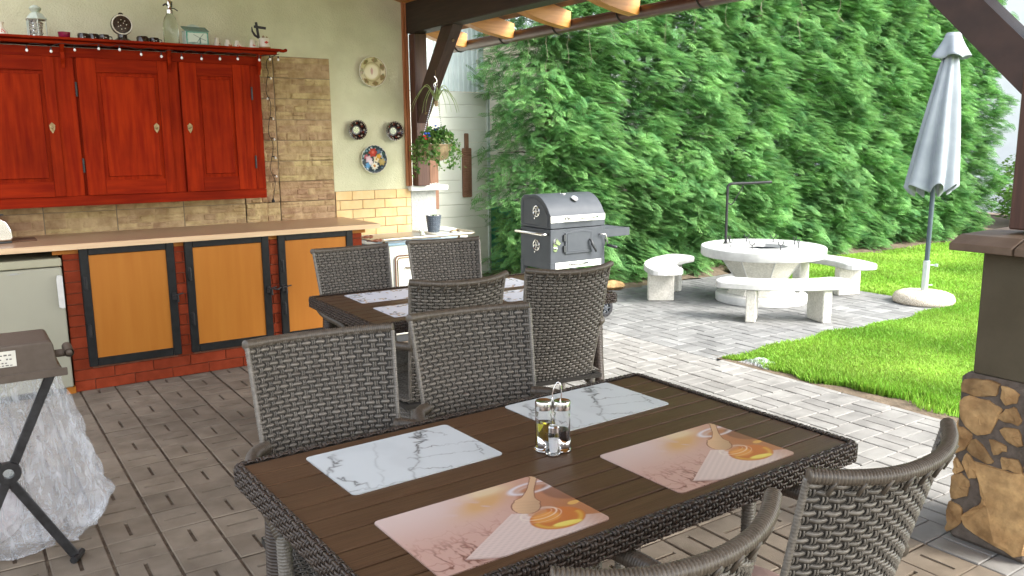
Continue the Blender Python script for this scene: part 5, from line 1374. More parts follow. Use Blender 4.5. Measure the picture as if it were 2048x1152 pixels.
for k, z in enumerate(zs):
    down.append((2.105+.012*(-1)**k, vy, z+.04)); down.append((2.110-.010*(-1)**k, vy, z-.03)); sx = -.016 if k == 1 else .020; bulbs.append((2.112+sx, vy-.006, z-.006)); q.tube([(2.112, vy, z+.006), (2.112+sx, vy-.005, z+.001)], .0045, 7)
down += [(2.118, vy, 1.22), (2.105, vy, 1.15), (2.098, vy, 1.118)]; q.tube(resample(down, .02), .0026, 5, caps=False)
q.lathe([(.003, .03), (.012, .010), (.014, 0), (.010, -.003)], 8, (2.098, vy, 1.100)); q.obj("wire", M_['cable'], t, smooth=30)
q = MB(); q.lathe([(.001, -.009), (.0055, -.007), (.0088, 0), (.0065, .007), (.003, .011)], 12); bme = q.mesh("bulb", M_['bulb'], True)
for b in bulbs: link("bulb", bme, t, b)

# ------------------------------------------------------------------ FRIDGE, TOASTER
t = thing("small_fridge", "small cream white fridge under the worktop left of the brick doors", "fridge", (0, 0, 0))
q = MB(); q.bbox(-.02, .535, 5.80, 6.34, .02, .812, .004); q.obj("body", M_['fridge'], t)
q = MB(); q.bbox(-.02, .538, 5.735, 5.797, .05, .812, .006); d = q.obj("door", M_['fridge'], t)
q = MB(); q.bbox(-.022, .540, 5.733, 6.30, .8185, .868, .005); q.obj("top", M_['fridge_top'], t)
q = MB(); q.prism([(.502, .570), (.520, .560), (.534, .566), (.534, .76), (.526, .768), (.506, .766), (.500, .74)], 5.700, 5.714, 'y'); q.bbox(.505, .525, 5.714, 5.735, .585, .61, .002); q.bbox(.505, .525, 5.714, 5.735, .73, .755, .002); q.obj("handle", M_['white_plastic'], d)
q = MB(); q.prism([(.235, .7955), (.262, .786), (.305, .786), (.345, .800), (.305, .790), (.262, .790)], 5.7335, 5.7345, 'y'); q.bbox(.262, .302, 5.7325, 5.7345, .788, .797, .001); q.obj("badge", M_['logo_grey'], d)
q = MB(); q.bbox(-.01, .53, 5.80, 5.82, 0, .045, .002); q.obj("plinth", M_['grill_black'], t)
t = thing("toaster", "chromed rounded appliance at the left end of the worktop", "appliance", (.205, 6.10, .951), radians(10))
q = MB(); prof = [(-.20, .012), (.085, .012), (.098, .03), (.092, .085), (.070, .135), (.035, .165), (-.20, .172)]; q.prism(prof, -.10, .10, 'y'); o = q.obj("body", M_['steel'], t, smooth=50); bv = o.modifiers.new("b", 'BEVEL'); bv.width = .02; bv.segments = 4
q = MB(); q.bbox(-.19, .09, -.09, .09, 0, .012, .003); q.obj("base", M_['grill_black'], t)
q = MB(); q.bbox(-.16, .075, -.022, .022, .168, .176, .002); q.obj("slot_cover", M_['grill_black'], t)
t = thing("cutting_mat", "dark thin board lying on the worktop beside the chrome appliance", "board", (.39, 6.17, .951)); q = MB(); q.bbox(-.09, .06, -.10, .10, 0, .006, .002); q.obj("board", M_['old_wood'], t)

# ------------------------------------------------------------------ ENAMEL STOVE
SX0, SX1, SY0, SY1, SZ = 2.60, 3.42, 5.765, 6.42, .79
t = thing("enamel_stove", "old white enamel wood stove with pale blue rim and brass rail", "stove", (0, 0, 0))
q = MB(); q.bbox(SX0, SX1, SY0, SY1, .06, SZ-.022, .01); q.obj("body", M_['enamel'], t)
q = MB(); q.bbox(SX0-.01, SX1+.01, SY0-.015, SY1, SZ-.021, SZ, .006); q.obj("blue_rim", M_['enamel_blue'], t)
q = MB(); q.bbox(SX0+.10, SX1-.16, SY0+.07, SY1-.09, SZ+.001, SZ+.008, .003); q.obj("hob_plate", M_['stove_top'], t)
q = MB(); q.bbox(SX1-.15, SX1, SY0+.14, SY1-.04, SZ+.001, SZ+.020, .004); q.obj("water_tank_lid", M_['enamel'], t)
q = MB(); q.bbox(SX0, SX1, SY0+.02, SY1, 0, .058, .003); q.obj("plinth", M_['grill_black'], t)
def rrect(x0, x1, z0, z1, r, n=6):
    p = []
    for cx_, cz_, a0 in ((x1-r, z1-r, 0), (x0+r, z1-r, pi/2), (x0+r, z0+r, pi), (x1-r, z0+r, 1.5*pi)):
        p += [(cx_+r*cos(a0+pi/2*k/n), cz_+r*sin(a0+pi/2*k/n)) for k in range(n+1)]
    return p
for (x0, x1, z0, z1) in ((2.80, 3.20, .30, .690),):
    q = MB(); q.prism(rrect(x0, x1, z0, z1, .035), SY0-.016, SY0-.001, 'y'); d = q.obj("oven_door", M_['enamel'], t)
    q = MB(); q.tube([(a, SY0-.015, b) for a, b in rrect(x0+.003, x1-.003, z0+.003, z1-.003, .032)], .0065, 8, closed=True); q.obj("brown_rim", M_['old_wood'], d, smooth=True)
    q = MB(); q.tube([(a, SY0-.017, b) for a, b in rrect(x0+.020, x1-.020, z0+.020, z1-.020, .026)], .005, 8, closed=True); q.obj("brass_rim", M_['brass'], d, smooth=True)
    q = MB(); q.tube([(2.885, SY0-.022, .592), (2.885, SY0-.045, .592), (3.06, SY0-.045, .592), (3.06, SY0-.022, .592)], .006, 8); q.obj("handle", M_['brass'], d, smooth=True)
q = MB(); RZ, RY = SZ+.034, SY0-.050
q.tube(resample([(2.665, RY, RZ), (2.9, RY, RZ), (3.30, RY, RZ), (3.46, RY, RZ), (3.500, RY+.02, RZ), (3.512, RY+.07, RZ), (3.512, RY+.30, RZ)], .03), .0125, 10); q.obj("rail", M_['old_brass'], t, smooth=True)
q = MB()
for x in (2.70, 3.36): q.tube([(x, RY, RZ), (x, RY+.02, RZ-.028), (x, SY0-.01, SZ-.028)], .010, 8)
q.tube([(3.512, RY+.28, RZ), (3.45, RY+.30, RZ-.01), (3.42, RY+.30, SZ-.01)], .009, 8)
q.obj("rail_bracket", M_['brass'], t, smooth=True)
for (x, z, s) in ((2.655, RZ, 1), (2.62, SZ+.055, .9)):
    q = MB(); q.lathe([(.003, -.10), (.004, -.05), (.010, -.035), (.013, -.015), (.008, 0), (.014, .010), (.011, .028), (.003, .034)], 10); put(q, (x, RY+(.0 if s == 1 else .10), z), ROT('Y', pi/2)); q.obj("turned_handle", M_['turned_wood'], t, smooth=True)
q = MB(); q.lathe([(.045, 0), (.048, .004), (.062, .128), (.066, .130), (.066, .138), (.060, .138), (.056, .124), (.001, .122)], 24)
t = thing("planter", "dark grey woven planter with a small succulent on the stove corner", "planter", (3.335, 6.10, SZ+.021)); q.obj("pot", M_['pot_grey'], t, smooth=40)
q = MB()
for k in range(18):
    for j in range(7):
        a = k*2*pi/18; z = .012+j*.017; r = .0462+.0148*z/.128; q.lathe([(.001, 0), (.007, 0), (.001, .004)], 4, (0, 0, 0), False); R3 = ROT('Z', a) @ ROT('Y', pi/2) @ ROT('Z', .5 if j % 2 else -.5); q.v[-1] = q.v[-1]*np.array([.8, 1.6, 1]) @ R3.T + np.array([r*cos(a), r*sin(a), z])
q.obj("weave_relief", M_['pot_grey'], t, kind='stuff')
q = MB()
for k in range(9): q.lathe([(.001, -.008), (.011, -.002), (.009, .006), (.001, .010)], 7, (.038*cos(k*.75), .038*sin(k*.75), .130), False)
q.obj("pebbles", M_['stone_white'], t, smooth=True)
q = MB()
for k in range(14):
    a = k*2.4; L = .030-.001*k; q.lathe([(.002, 0), (.007, L*.5), (.001, L)], 6, (0, 0, 0), False); q.v[-1] = q.v[-1] @ (ROT('Z', a) @ ROT('Y', radians(62-4*k))).T + np.array([0, 0, .126])
q.obj("succulent", M_['ivy'], t, smooth=True)
t = thing("angel_figurine", "small pale green porcelain angel beside the dark grey planter", "figurine", (3.205, 6.06, SZ+.009))
q = MB(); q.lathe([(.018, 0), (.020, .006), (.013, .022), (.009, .032)], 12); q.lathe([(.001, -.010), (.010, 0), (.001, .010)], 10, (0, 0, .045), False)
for s in (-1, 1): q.tube([(s*.008, 0, .028), (s*.020, -.002, .036), (s*.024, -.002, .050)], [.004, .004, .003], 6); q.prism([(s*.004, .024), (s*.030, .034), (s*.028, .048), (s*.006, .036)], .006, .009, 'y')
for s in (-1, 1): q.tube([(s*.006, -.006, .006), (s*.014, -.018, .003)], .005, 6)
q.obj("figure", M_['angel'], t, smooth=True)
# flat white tray at the stove corner
t = thing("white_shelf_board", "narrow white ledge behind the stove beside the panel gate", "ledge", (0, 0, 0)); q = MB(); q.bbox(3.45, 3.62, 5.98, 6.42, .795, .815, .003); q.box(3.47, 3.60, 6.0, 6.40, 0, .794); q.obj("ledge", M_['marble_white'], t)
# weathered board behind pier
t = thing("old_plank", "narrow weathered plank hanging behind the white sill", "plank", (0, 0, 0)); q = MB(); q.bbox(3.72, 3.81, 6.85, 6.87, .93, 1.40, .003); q.obj("plank", M_['old_wood'], t)
# pebbles on the sill
t = thing("sill_pebbles", "handful of white pebbles lying on the white sill under the post", "pebbles", (3.46, YW-.01, 1.179)); q = MB(); r = random.Random(2)
for k in range(26): q.lathe([(.001, -.006), (.011, 0), (.001, .008)], 7, (r.uniform(-.12, .12), r.uniform(-.05, .03) if k % 2 else r.uniform(-.055, -.02), .006+r.uniform(0, .006)), False)
q.obj("pebbles", M_['stone_white'], t, smooth=True)
# washboard on the gate
t = thing("wooden_washboard", "long narrow brown ribbed wooden board hanging on the white gate", "washboard", (4.80, GY-.012, 1.26))
q = MB(); q.prism(rrect(-.058, .058, -.32, .22, .015), -.012, .004, 'y'); q.prism(rrect(-.024, .024, .215, .38, .012), -.012, .004, 'y'); q.obj("board", M_['old_wood'], t)
q = MB()
for k in range(19): q.tube([(-.046, -.014, -.29+k*.026), (.046, -.014, -.29+k*.026)], .006, 6)
q.obj("ribs", M_['old_wood'], t, smooth=True)

# ------------------------------------------------------------------ HANGING BASKET
t = thing("hanging_basket", "wicker hanging basket with trailing ivy below the slanting brace", "hanging plant", (3.300, 5.96, 1.492))
q = MB(); g = np.zeros((40, 13, 3))
for i in range(40):
    for j in range(13):
        a = 2*pi*i/40; tt = j/12*pi/2; r = .118*cos(tt)**.75*(1+.035*((i+j) % 2)); g[i, j] = (r*cos(a), r*sin(a), -.125*sin(tt)+.03)
q.grid(g, close_u=True); q.tube([(.12*cos(a), .12*sin(a), .032) for a in np.linspace(0, 2*pi, 24, endpoint=False)], .009, 8, closed=True); q.obj("basket", M_['wicker'], t, smooth=50)
q = MB(); q.lathe([(.001, .045), (.112, .03)], 20, caps=False); q.obj("soil", M_['soil'], t)
q = MB(); top = (.02, .02, .50)
for k in range(3):
    a = k*2.1+.5
    for j in range(30):
        f0, f1 = j/30, (j+.55)/30; p = [tuple(np.array((.12*cos(a), .12*sin(a), .035))*(1-f)+np.array(top)*f for f in (f0, f1))]
        q.tube([p[0][0], p[0][1]], .0028, 4)
q.tube(resample([(.02, .02, .50), (.01, .02, .515), (.03, .02, .53), (.02, .02, .56), (.005, .02, .57)], .008), .0035, 6)
q.tube([(.018+.018*cos(a), .02, .505+.022*sin(a)) for a in np.linspace(0, 2*pi, 14, endpoint=False)], .0022, 5, closed=True); q.tube([(.02, .02, .56), (.025, .03, .62)], .003, 5); q.obj("chain", M_['steel'], t)
r = np.random.default_rng(9)
def leaves(stems, n_per, size, seed):
    rg = np.random.default_rng(seed); P = []
    for s in stems:
        s = resample(s, .008); k = rg.integers(0, len(s), n_per); P.append(s[k]+rg.normal(0, .014, (n_per, 3)))
    P = np.concatenate(P); n = len(P); L = rg.uniform(*size, n); a = rg.uniform(0, 2*pi, n)
    tdir = np.stack([np.cos(a), np.sin(a), rg.uniform(-.8, .3, n)], 1); tdir /= np.linalg.norm(tdir, axis=1, keepdims=True)
    nn = np.stack([rg.normal(0, .5, n)-.3, rg.normal(0, .5, n)-.5, np.ones(n)*.6], 1); sd_ = np.cross(nn, tdir); sd_ /= np.linalg.norm(sd_, axis=1, keepdims=True); up = np.cross(tdir, sd_)
    # five pointed ivy leaf
    sh = [(0, 0), (.15, .55), (.45, .42), (1.1, 0), (.45, -.42), (.15, -.55)]
    V = np.stack([P+tdir*(x*L)[:, None]+sd_*(y*L)[:, None]+up*(-(x*x+y*y)*.15*L)[:, None] for x, y in sh], 1).reshape(-1, 3); o = np.arange(n)[:, None]*6
    return V, np.concatenate([o+np.array([[0, 1, 2, 3]]), o+np.array([[0, 3, 4, 5]])])
stems = []; rr2 = random.Random(12)
for k in range(30):
    a = rr2.uniform(0, 2*pi); R1 = rr2.uniform(.13, .19); L = rr2.choice((.08, .14, .2, .1, .26 if k % 3 == 0 else .12)); tz = .03
    stems.append([(0.05*cos(a), .05*sin(a), .05), (.11*cos(a), .11*sin(a), .10), (R1*cos(a), R1*sin(a), tz), (R1*1.05*cos(a), R1*1.05*sin(a), tz-L*.6), (R1*cos(a)+rr2.uniform(-.03, .03), R1*sin(a), tz-L)])
for k in range(26):
    a = rr2.uniform(0, 2*pi); stems.append([(0, 0, .04), (.06*cos(a), .06*sin(a), .12+.05*rr2.random()), (.13*cos(a), .13*sin(a), .10)])
V, F = leaves(stems, 17, (.016, .034), 3); o = link("ivy_leaves", raw_mesh("ivy_leaves", V, F, None, M_['ivy']), t, kind='stuff')
V, F = leaves(stems[:12], 9, (.018, .034), 5); o = link("pale_leaves", raw_mesh("pale_leaves", V, F, None, M_['ivy_pale']), t, kind='stuff')
q = MB()
for s in stems: q.tube(resample(s, .03), .0018, 4, caps=False)
q.obj("stems", M_['ivy'], t)
q = MB()
for k in range(11):   # long grassy blades
    a = k*.62; L = rr2.uniform(.14, .22); p = resample([(0, 0, .36), (L*.4*cos(a), L*.4*sin(a), .45+.05*rr2.random()), (L*.9*cos(a), L*.9*sin(a), .38), (L*1.1*cos(a), L*1.1*sin(a), .28)], .02); q.tube(p, [.0045*(1-i/len(p))+.0006 for i in range(len(p))], 4)
tt_ = thing("spider_plant", "thin pale spider plant tuft hanging above the flower basket", "plant", (3.315, 5.97, 1.50)); q.obj("leaves", M_['ivy_pale'], tt_)
q = MB(); q.lathe([(.012, .33), (.018, .36), (.010, .375)], 10); q.obj("holder", M_['wicker'], tt_)
tt_ = thing("plastic_flower", "red and blue toy flower stuck in the top of the hanging basket", "ornament", (3.185, 5.90, 1.585))
for k in range(6):
    q = MB(); a = k*pi/3; q.lathe([(.001, -.010), (.017, 0), (.001, .010)], 8, (.024*cos(a), -.004*(k % 2), .024*sin(a)+.01), False); q.obj("petal", M_['red_paint'] if k in (3, 4, 5) else M_['blue_paint'], tt_, smooth=True)
q = MB(); q.tube([(0, 0, 0), (.03, .03, -.08)], .002, 5); q.obj("stalk", M_['ivy'], tt_)
for k in range(3):
    q = MB(); a = k*2.1; q.lathe([(.001, -.008), (.013, 0), (.001, .008)], 8, (.10+.018*cos(a), .02, .075+.018*sin(a)), False); q.obj("petal", M_['blue_paint'], tt_, smooth=True)
# ------------------------------------------------------------------ CHARCOAL GRILL
GX0, GX1, GY0, GY1 = 4.175, 4.772, 5.60, 6.04
t = thing("charcoal_grill", "dark grey charcoal grill cart with curved lid, side shelf and wheels", "grill", (0, 0, 0))
def zc(z): return z
q = MB()
arc = [(GY0, .815), (GY0, .925)]
# lid profile in (y,z): front strip then curve back
for k in range(11):
    s = k/10; arc.append((GY0+.02+(GY1-GY0-.04)*.55*s**1.25, .950+.150*sin(s*pi/2)))
arc += [(GY1-.05, 1.090), (GY1-.01, 1.06), (GY1, 1.02), (GY1, .815)]
q.prism(arc, GX0, GX1, 'x'); lid = q.obj("lid", M_['grill_dark'], t, smooth=35)
bv = lid.modifiers.new("b", 'BEVEL'); bv.width = .006; bv.segments = 2; bv.limit_method = 'ANGLE'
q = MB(); ins = [(GY0+.035, .835), (GY0+.035, .925)]+[(GY0+.05+(GY1-GY0-.04)*.50*s**1.2, .935+.13*sin(s*pi/2)) for s in np.linspace(0, 1, 8)]+[(GY1-.05, 1.05), (GY1-.035, .99), (GY1-.035, .835)]
q.tube([(GX0-.001, a, b) for a, b in ins], .0035, 6, closed=True); q.obj("embossed_line", M_['grill_dark'], lid, smooth=True)
q = MB(); q.bbox(GX0+.002, GX1-.002, GY0-.004, GY0-.0005, .868, .922, .001); q.obj("cream_band", M_['enamel'], lid)
q = MB(); q.tube([(4.335, GY0-.004, .905), (4.335, GY0-.042, .902), (4.36, GY0-.048, .902), (4.62, GY0-.048, .902), (4.645, GY0-.042, .902), (4.645, GY0-.004, .905)], .0105, 10); q.obj("lid_handle", M_['steel'], lid, smooth=True)
q = MB(); q.lathe([(.001, 0), (.032, 0), (.030, .006), (.001, .007)], 16); put(q, (4.50, GY0+.085, 1.058), ROT('X', radians(42))); q.obj("badge", M_['steel'], lid, smooth=30)
q = MB(); q.lathe([(.001, 0), (.026, 0), (.024, .006), (.001, .007)], 16); put(q, (4.46, GY0+.20, 1.096), ROT('X', radians(10))); q.obj("thermometer", M_['steel'], lid, smooth=30)
q = MB(); q.bbox(GX0, GX1, GY0, GY1, .465, .810, .004); body = q.obj("firebox", M_['grill_dark'], t)
q = MB(); arc = [(4.325, .595), (4.325, .775)]+[(4.325+.30*s, .775+.022*sin(pi*s)) for s in np.linspace(.1, .9, 6)]+[(4.625, .775), (4.625, .595)]
q.prism(arc, GY0-.014, GY0-.001, 'y'); fd = q.obj("fire_door", M_['grill_dark'], t); bv = fd.modifiers.new("b", 'BEVEL'); bv.width = .003; bv.segments = 2
q = MB(); q.tube([(4.345, GY0-.014, .615), (4.345, GY0-.014, .765), (4.40, GY0-.014, .777), (4.475, GY0-.014, .782), (4.55, GY0-.014, .777), (4.605, GY0-.014, .765), (4.605, GY0-.014, .615)], .003, 6, closed=True); q.obj("embossed_line", M_['grill_dark'], fd, smooth=True)
for z in (.64, .735): q = MB(); q.bbox(4.305, 4.33, GY0-.018, GY0-.002, z-.028, z+.028, .002); q.obj("hinge", M_['grill_black'], fd)
q = MB(); q.tube([(4.585, GY0-.014, .705), (4.585, GY0-.035, .705), (4.60, GY0-.045, .66), (4.635, GY0-.05, .600)], [.006, .010, .013, .010], 9); q.obj("handle", M_['grill_black'], fd, smooth=True)
q = MB(); q.tube([(4.705, GY0-.002, .742), (4.705, GY0-.03, .745), (4.75, GY0-.035, .742), (4.765, GY0-.035, .70), (4.775, GY0-.035, .645)], .0055, 8); cr_ = q.obj("crank", M_['steel'], t, smooth=True)
q = MB(); q.tube([(4.775, GY0-.03, .642), (4.79, GY0-.09, .635), (4.80, GY0-.13, .632)], [.012, .014, .011], 9); q.obj("grip", M_['grill_black'], cr_, smooth=True)
q = MB(); q.bbox(GX0+.05, GX1-.045, GY0-.006, GY0-.001, .470, .525, .001); dr_ = q.obj("ash_drawer", M_['enamel'], t)
q = MB(); q.tube([(4.375, GY0-.006, .508), (4.375, GY0-.032, .506), (4.555, GY0-.032, .506), (4.555, GY0-.006, .508)], .009, 9); q.obj("drawer_handle", M_['steel'], dr_, smooth=True)
q = MB(); q.prism(rrect(4.205, 4.245, .62, .735, .018), GY0-.004, GY0-.0005, 'y'); q.lathe([(.001, 0), (.010, 0), (.009, .02), (.001, .021)], 10); q.v[-1] = q.v[-1] @ ROT('X', pi/2).T + np.array([4.225, GY0-.004, .65]); q.prism([(4.208, .70), (4.222, .735), (4.262, .695), (4.246, .675)], GY0-.03, GY0-.005, 'y'); q.obj("bottle_opener", M_['steel'], t)
# air vents on the left side
for (yv, z) in ((GY0+.20, .955), (GY0+.20, .665)):
    q = MB()
    for k in range(6):
        a = k*pi/3
        q.add(np.array([(GX0-.003, yv+.013*cos(a-.2), z+.013*sin(a-.2)), (GX0-.003, yv+.040*cos(a-.33), z+.040*sin(a-.33)), (GX0-.003, yv+.040*cos(a+.08), z+.040*sin(a+.08)), (GX0-.003, yv+.013*cos(a+.3), z+.013*sin(a+.3))]), [(0, 1, 2, 3)])
    q.tube([(GX0-.002, yv+.045*cos(a), z+.045*sin(a)) for a in np.linspace(0, 2*pi, 24, endpoint=False)], .0065, 6, closed=True)
    q.lathe([(.001, 0), (.016, 0), (.014, .007), (.001, .008)], 12); q.v[-1] = q.v[-1] @ ROT('Y', -pi/2).T + np.array([GX0-.002, yv, z]); q.tube([(GX0-.006, yv, z-.045), (GX0-.03, yv-.01, z-.055)], .006, 7)
    q.obj("air_vent", M_['steel'], t, smooth=30)
q = MB(); q.tube([(GX0-.001, GY0+.03, .772), (GX0-.055, GY0+.02, .772), (GX0-.065, GY0+.03, .773), (GX0-.068, GY1-.02, .775), (GX0-.055, GY1, .775), (GX0-.001, GY1-.02, .775)], .0125, 10); q.obj("side_handle", M_['steel'], t, smooth=True)
q = MB(); q.bbox(GX1+.003, GX1+.31, GY0+.02, GY0+.035, .705, .775, .002); q.bbox(GX1+.003, GX1+.31, GY1-.05, GY1-.035, .705, .775, .002); q.bbox(GX1+.297, GX1+.31, GY0+.036, GY1-.051, .705, .775, .002); q.obj("side_shelf", M_['grill_dark'], t)
for k in range(6): q = MB(); y = GY0+.042+k*.056; q.bbox(GX1+.005, GX1+.295, y, y+.040, .762, .774, .002); q.obj("shelf_slat", M_['grill_dark'], t)
q = MB(); q.tube([(GX1+.02, GY0+.02, .69), (GX1+.04, GY0+.0, .665)], .005, 6); q.bbox(GX1+.006, GX1+.03, GY0+.022, GY0+.03, .64, .70, .001); q.obj("hook", M_['grill_black'], t)
for (x, y) in ((GX0, GY0), (GX0, GY1-.045), (GX1-.045, GY0), (GX1-.045, GY1-.045)):
    q = MB(); q.bbox(x-.003, x+.045, y-.003, y+.045, .045 if x > 4.4 else .0, .530, .003); q.obj("leg", M_['grill_dark'], t)
q = MB(); q.bbox(GX0+.05, GX1-.05, GY0+.01, GY1-.01, .16, .172, .002); q.obj("bottom_shelf", M_['grill_black'], t)
for y in (GY0-.045, GY1+.012):
    w = MB(); prof = [(.05, -.016), (.072, -.017), (.080, -.011), (.080, .011), (.072, .017), (.05, .016)]; w.lathe(prof, 28, caps=False); w.v[-1] = w.v[-1] @ ROT('X', pi/2).T; put(w, (GX1-.012, y+.015, .080)); wo = w.obj("wheel", M_['rubber'], t, smooth=40)
    w = MB(); w.lathe([(.001, -.014), (.018, -.014), (.020, .010), (.001, .014)], 16); w.lathe([(.046, -.013), (.052, -.013), (.052, .013), (.046, .013)], 24, caps=False)
    for k in range(6): w.box(.016, .048, -.006, .006, -.010, .010, Matrix.Rotation(k*pi/3, 4, 'Z'))
    for i in range(len(w.v)): w.v[i] = w.v[i] @ ROT('X', pi/2).T
    put(w, (GX1-.012, y+.015, .080)); w.obj("rim", M_['grill_dark'], wo, smooth=30)

# ------------------------------------------------------------------ FIRE TABLE AND BENCHES
FX, FY = 6.49, 5.27
t = thing("concrete_fire_table", "round white concrete fire table on a flared eight-sided base", "fire table", (FX, FY, 0), radians(-34))
q = MB(); q.lathe([(.001, 0), (.425, 0), (.432, .008), (.432, .068), (.424, .078), (.001, .079)], 56, caps=False); q.obj("round_plinth", M_['concrete_white'], t, smooth=40)
def oct_frustum(r0, z0, r1, z1, ri=None, n=8):
    q = MB(); q.lathe([(r0, z0), (r1, z1)], n); return q
q = MB(); q.lathe([(.335, .080), (.335, .084), (.245, .222), (.245, .226)], 8); q.obj("lower_pedestal", M_['concrete_rough'], t)
q = MB(); q.box(.27, .36, -.05, .05, .0795, .15); q.obj("ash_opening", M_['grill_black'], t)
q = MB(); q.lathe([(.245, .229), (.262, .236), (.400, .428), (.400, .440)], 8); q.obj("upper_pedestal", M_['concrete_rough'], t)
for k in range(8):
    a = k*pi/4; q = MB(); q.tube([(.248*cos(a), .248*sin(a), .232), (.263*cos(a), .263*sin(a), .238), (.402*cos(a), .402*sin(a), .43)], .007, 6); q.obj("corner_rib", M_['concrete_white'], t)
q = MB(); R0 = .585; g = [(.225, .46), (.225, .530), (.235, .535), (R0-.008, .535), (R0, .528), (R0, .455), (R0-.008, .445), (.24, .445)]
n = 64; v = []; 
P = np.zeros((n, len(g), 3))
for i in range(n):
    a = 2*pi*i/n
    for j, (r, z) in enumerate(g):
        rr_ = r
        if r < .25: # octagonal opening
            rr_ = r/ max(cos(((a+pi/8) % (pi/4))-pi/8), .9)
        P[i, j] = (rr_*cos(a), rr_*sin(a), z)
q.grid(P, close_u=True, close_v=True); q.obj("tabletop", M_['concrete_white'], t, smooth=40)
q = MB(); q.lathe([(.205, .50), (.205, .47), (.001, .46)], 8, caps=False); q.obj("fire_pan", M_['grill_black'], t)
for k in range(8):
    a = k*pi/4+.2; c, s = cos(a), sin(a); R1 = .335; q = MB(); z0 = .536
    q.lathe([(.010, 0), (.009, .003), (.001, .004)], 8, (R1*c, R1*s, z0), False); q.tube([(R1*c, R1*s, z0), (R1*c, R1*s, z0+.040)], .0045, 6)
    q.tube([(R1*c-s*w_, R1*s+c*w_, z0+h_) for w_, h_ in ((-.026, .078), (-.024, .055), (-.012, .042), (0, .038), (.012, .042), (.024, .055), (.026, .078))], .0042, 6); q.obj("skewer_fork", M_['black_metal'], t, smooth=True)
q = MB(); hp = (FX-.03-FX, 0, 0)
pa = -0.0
t2 = thing("grill_hook_post", "black steel post with a long side arm rising from the fire table", "hook post", (6.335, 5.60, .536), radians(-31))
q = MB(); q.tube(resample([(0, 0, 0), (0, 0, .50), (.002, 0, .555), (.02, 0, .582), (.06, 0, .588), (.25, 0, .592), (.435, 0, .600)], .02), .0135, 10); q.obj("post", M_['black_metal'], t2, smooth=True)
q = MB(); q.tube(resample([(.012, 0, .40), (.035, 0, .385), (.06, 0, .40), (.10, 0, .47), (.16, 0, .575)], .012), .0055, 7); q.obj("scroll_brace", M_['black_metal'], t2, smooth=True)
q = MB(); q.lathe([(.03, 0), (.03, .006), (.016, .012), (.014, .03)], 14); q.obj("flange", M_['black_metal'], t2, smooth=30)
def bench(ang, label, r0=.815, r1=1.135, span=30, zt_=.345):
    t = thing("curved_bench", label, "bench", (FX, FY, 0), radians(ang), "curved concrete benches round the fire table")
    n = 30; z1, z0 = zt_, zt_-.058; rc = (r0+r1)/2; hw = (r1-r0)/2
    out = []   # outline, rounded ends
    A0 = radians(span)
    for k in range(n+1): a = -A0+2*A0*k/n; out.append((r1*cos(a), r1*sin(a)))
    for k in range(1, 8): b = pi*k/8; a = A0; ex, ey = cos(a), sin(a); tx, ty = -sin(a), cos(a); out.append((rc*ex+hw*cos(b)*ex+hw*.55*sin(b)*tx, rc*ey+hw*cos(b)*ey+hw*.55*sin(b)*ty))
    for k in range(n+1): a = A0-2*A0*k/n; out.append((r0*cos(a), r0*sin(a)))
    for k in range(1, 8): b = pi*k/8; a = -A0; ex, ey = cos(a), sin(a); tx, ty = sin(a), -cos(a); out.append((rc*ex-hw*cos(b)*ex+hw*.55*sin(b)*tx, rc*ey-hw*cos(b)*ey+hw*.55*sin(b)*ty))
    c = np.array(out).mean(0); m_ = len(out); V = []
    o = np.array(out)
    # inset ring for a soft edge
    nrm = np.roll(o, -1, 0)-np.roll(o, 1, 0); nrm = np.stack([nrm[:, 1], -nrm[:, 0]], 1); nrm /= np.linalg.norm(nrm, axis=1, keepdims=True)
    rings = [(o-nrm*.010, z0), (o, z0+.008), (o, z1-.010), (o-nrm*.008, z1)]
    V = np.concatenate([np.c_[p, np.full(m_, z)] for p, z in rings]); F = [(k*m_+i, k*m_+(i+1) % m_, (k+1)*m_+(i+1) % m_, (k+1)*m_+i) for k in range(3) for i in range(m_)]
    # top/bottom as strips between outer and inner arcs
    F += [tuple(range(m_))[::-1], tuple(3*m_+i for i in range(m_))]
    q = MB(); q.add(V, F); me = q.mesh("seat_slab", M_['concrete_white'])
    link("seat_slab", me, t)
    for s in (-1, 1):
        a = s*radians(17); q = MB(); w, d = .125, .042
        M4 = Matrix.Rotation(a, 4, 'Z') @ Matrix.Translation((rc, 0, 0)); q.bbox(-w, w, -d, d, 0, z0-.002, .008, M4); q.obj("leg", M_['concrete_rough'], t)
    return t
bench(-128, "curved white bench nearest to us in front of the fire table"); bench(127, "curved white bench left of the fire table, beside the hedge"); bench(-2, "curved white bench right of the fire table, next to the lawn")

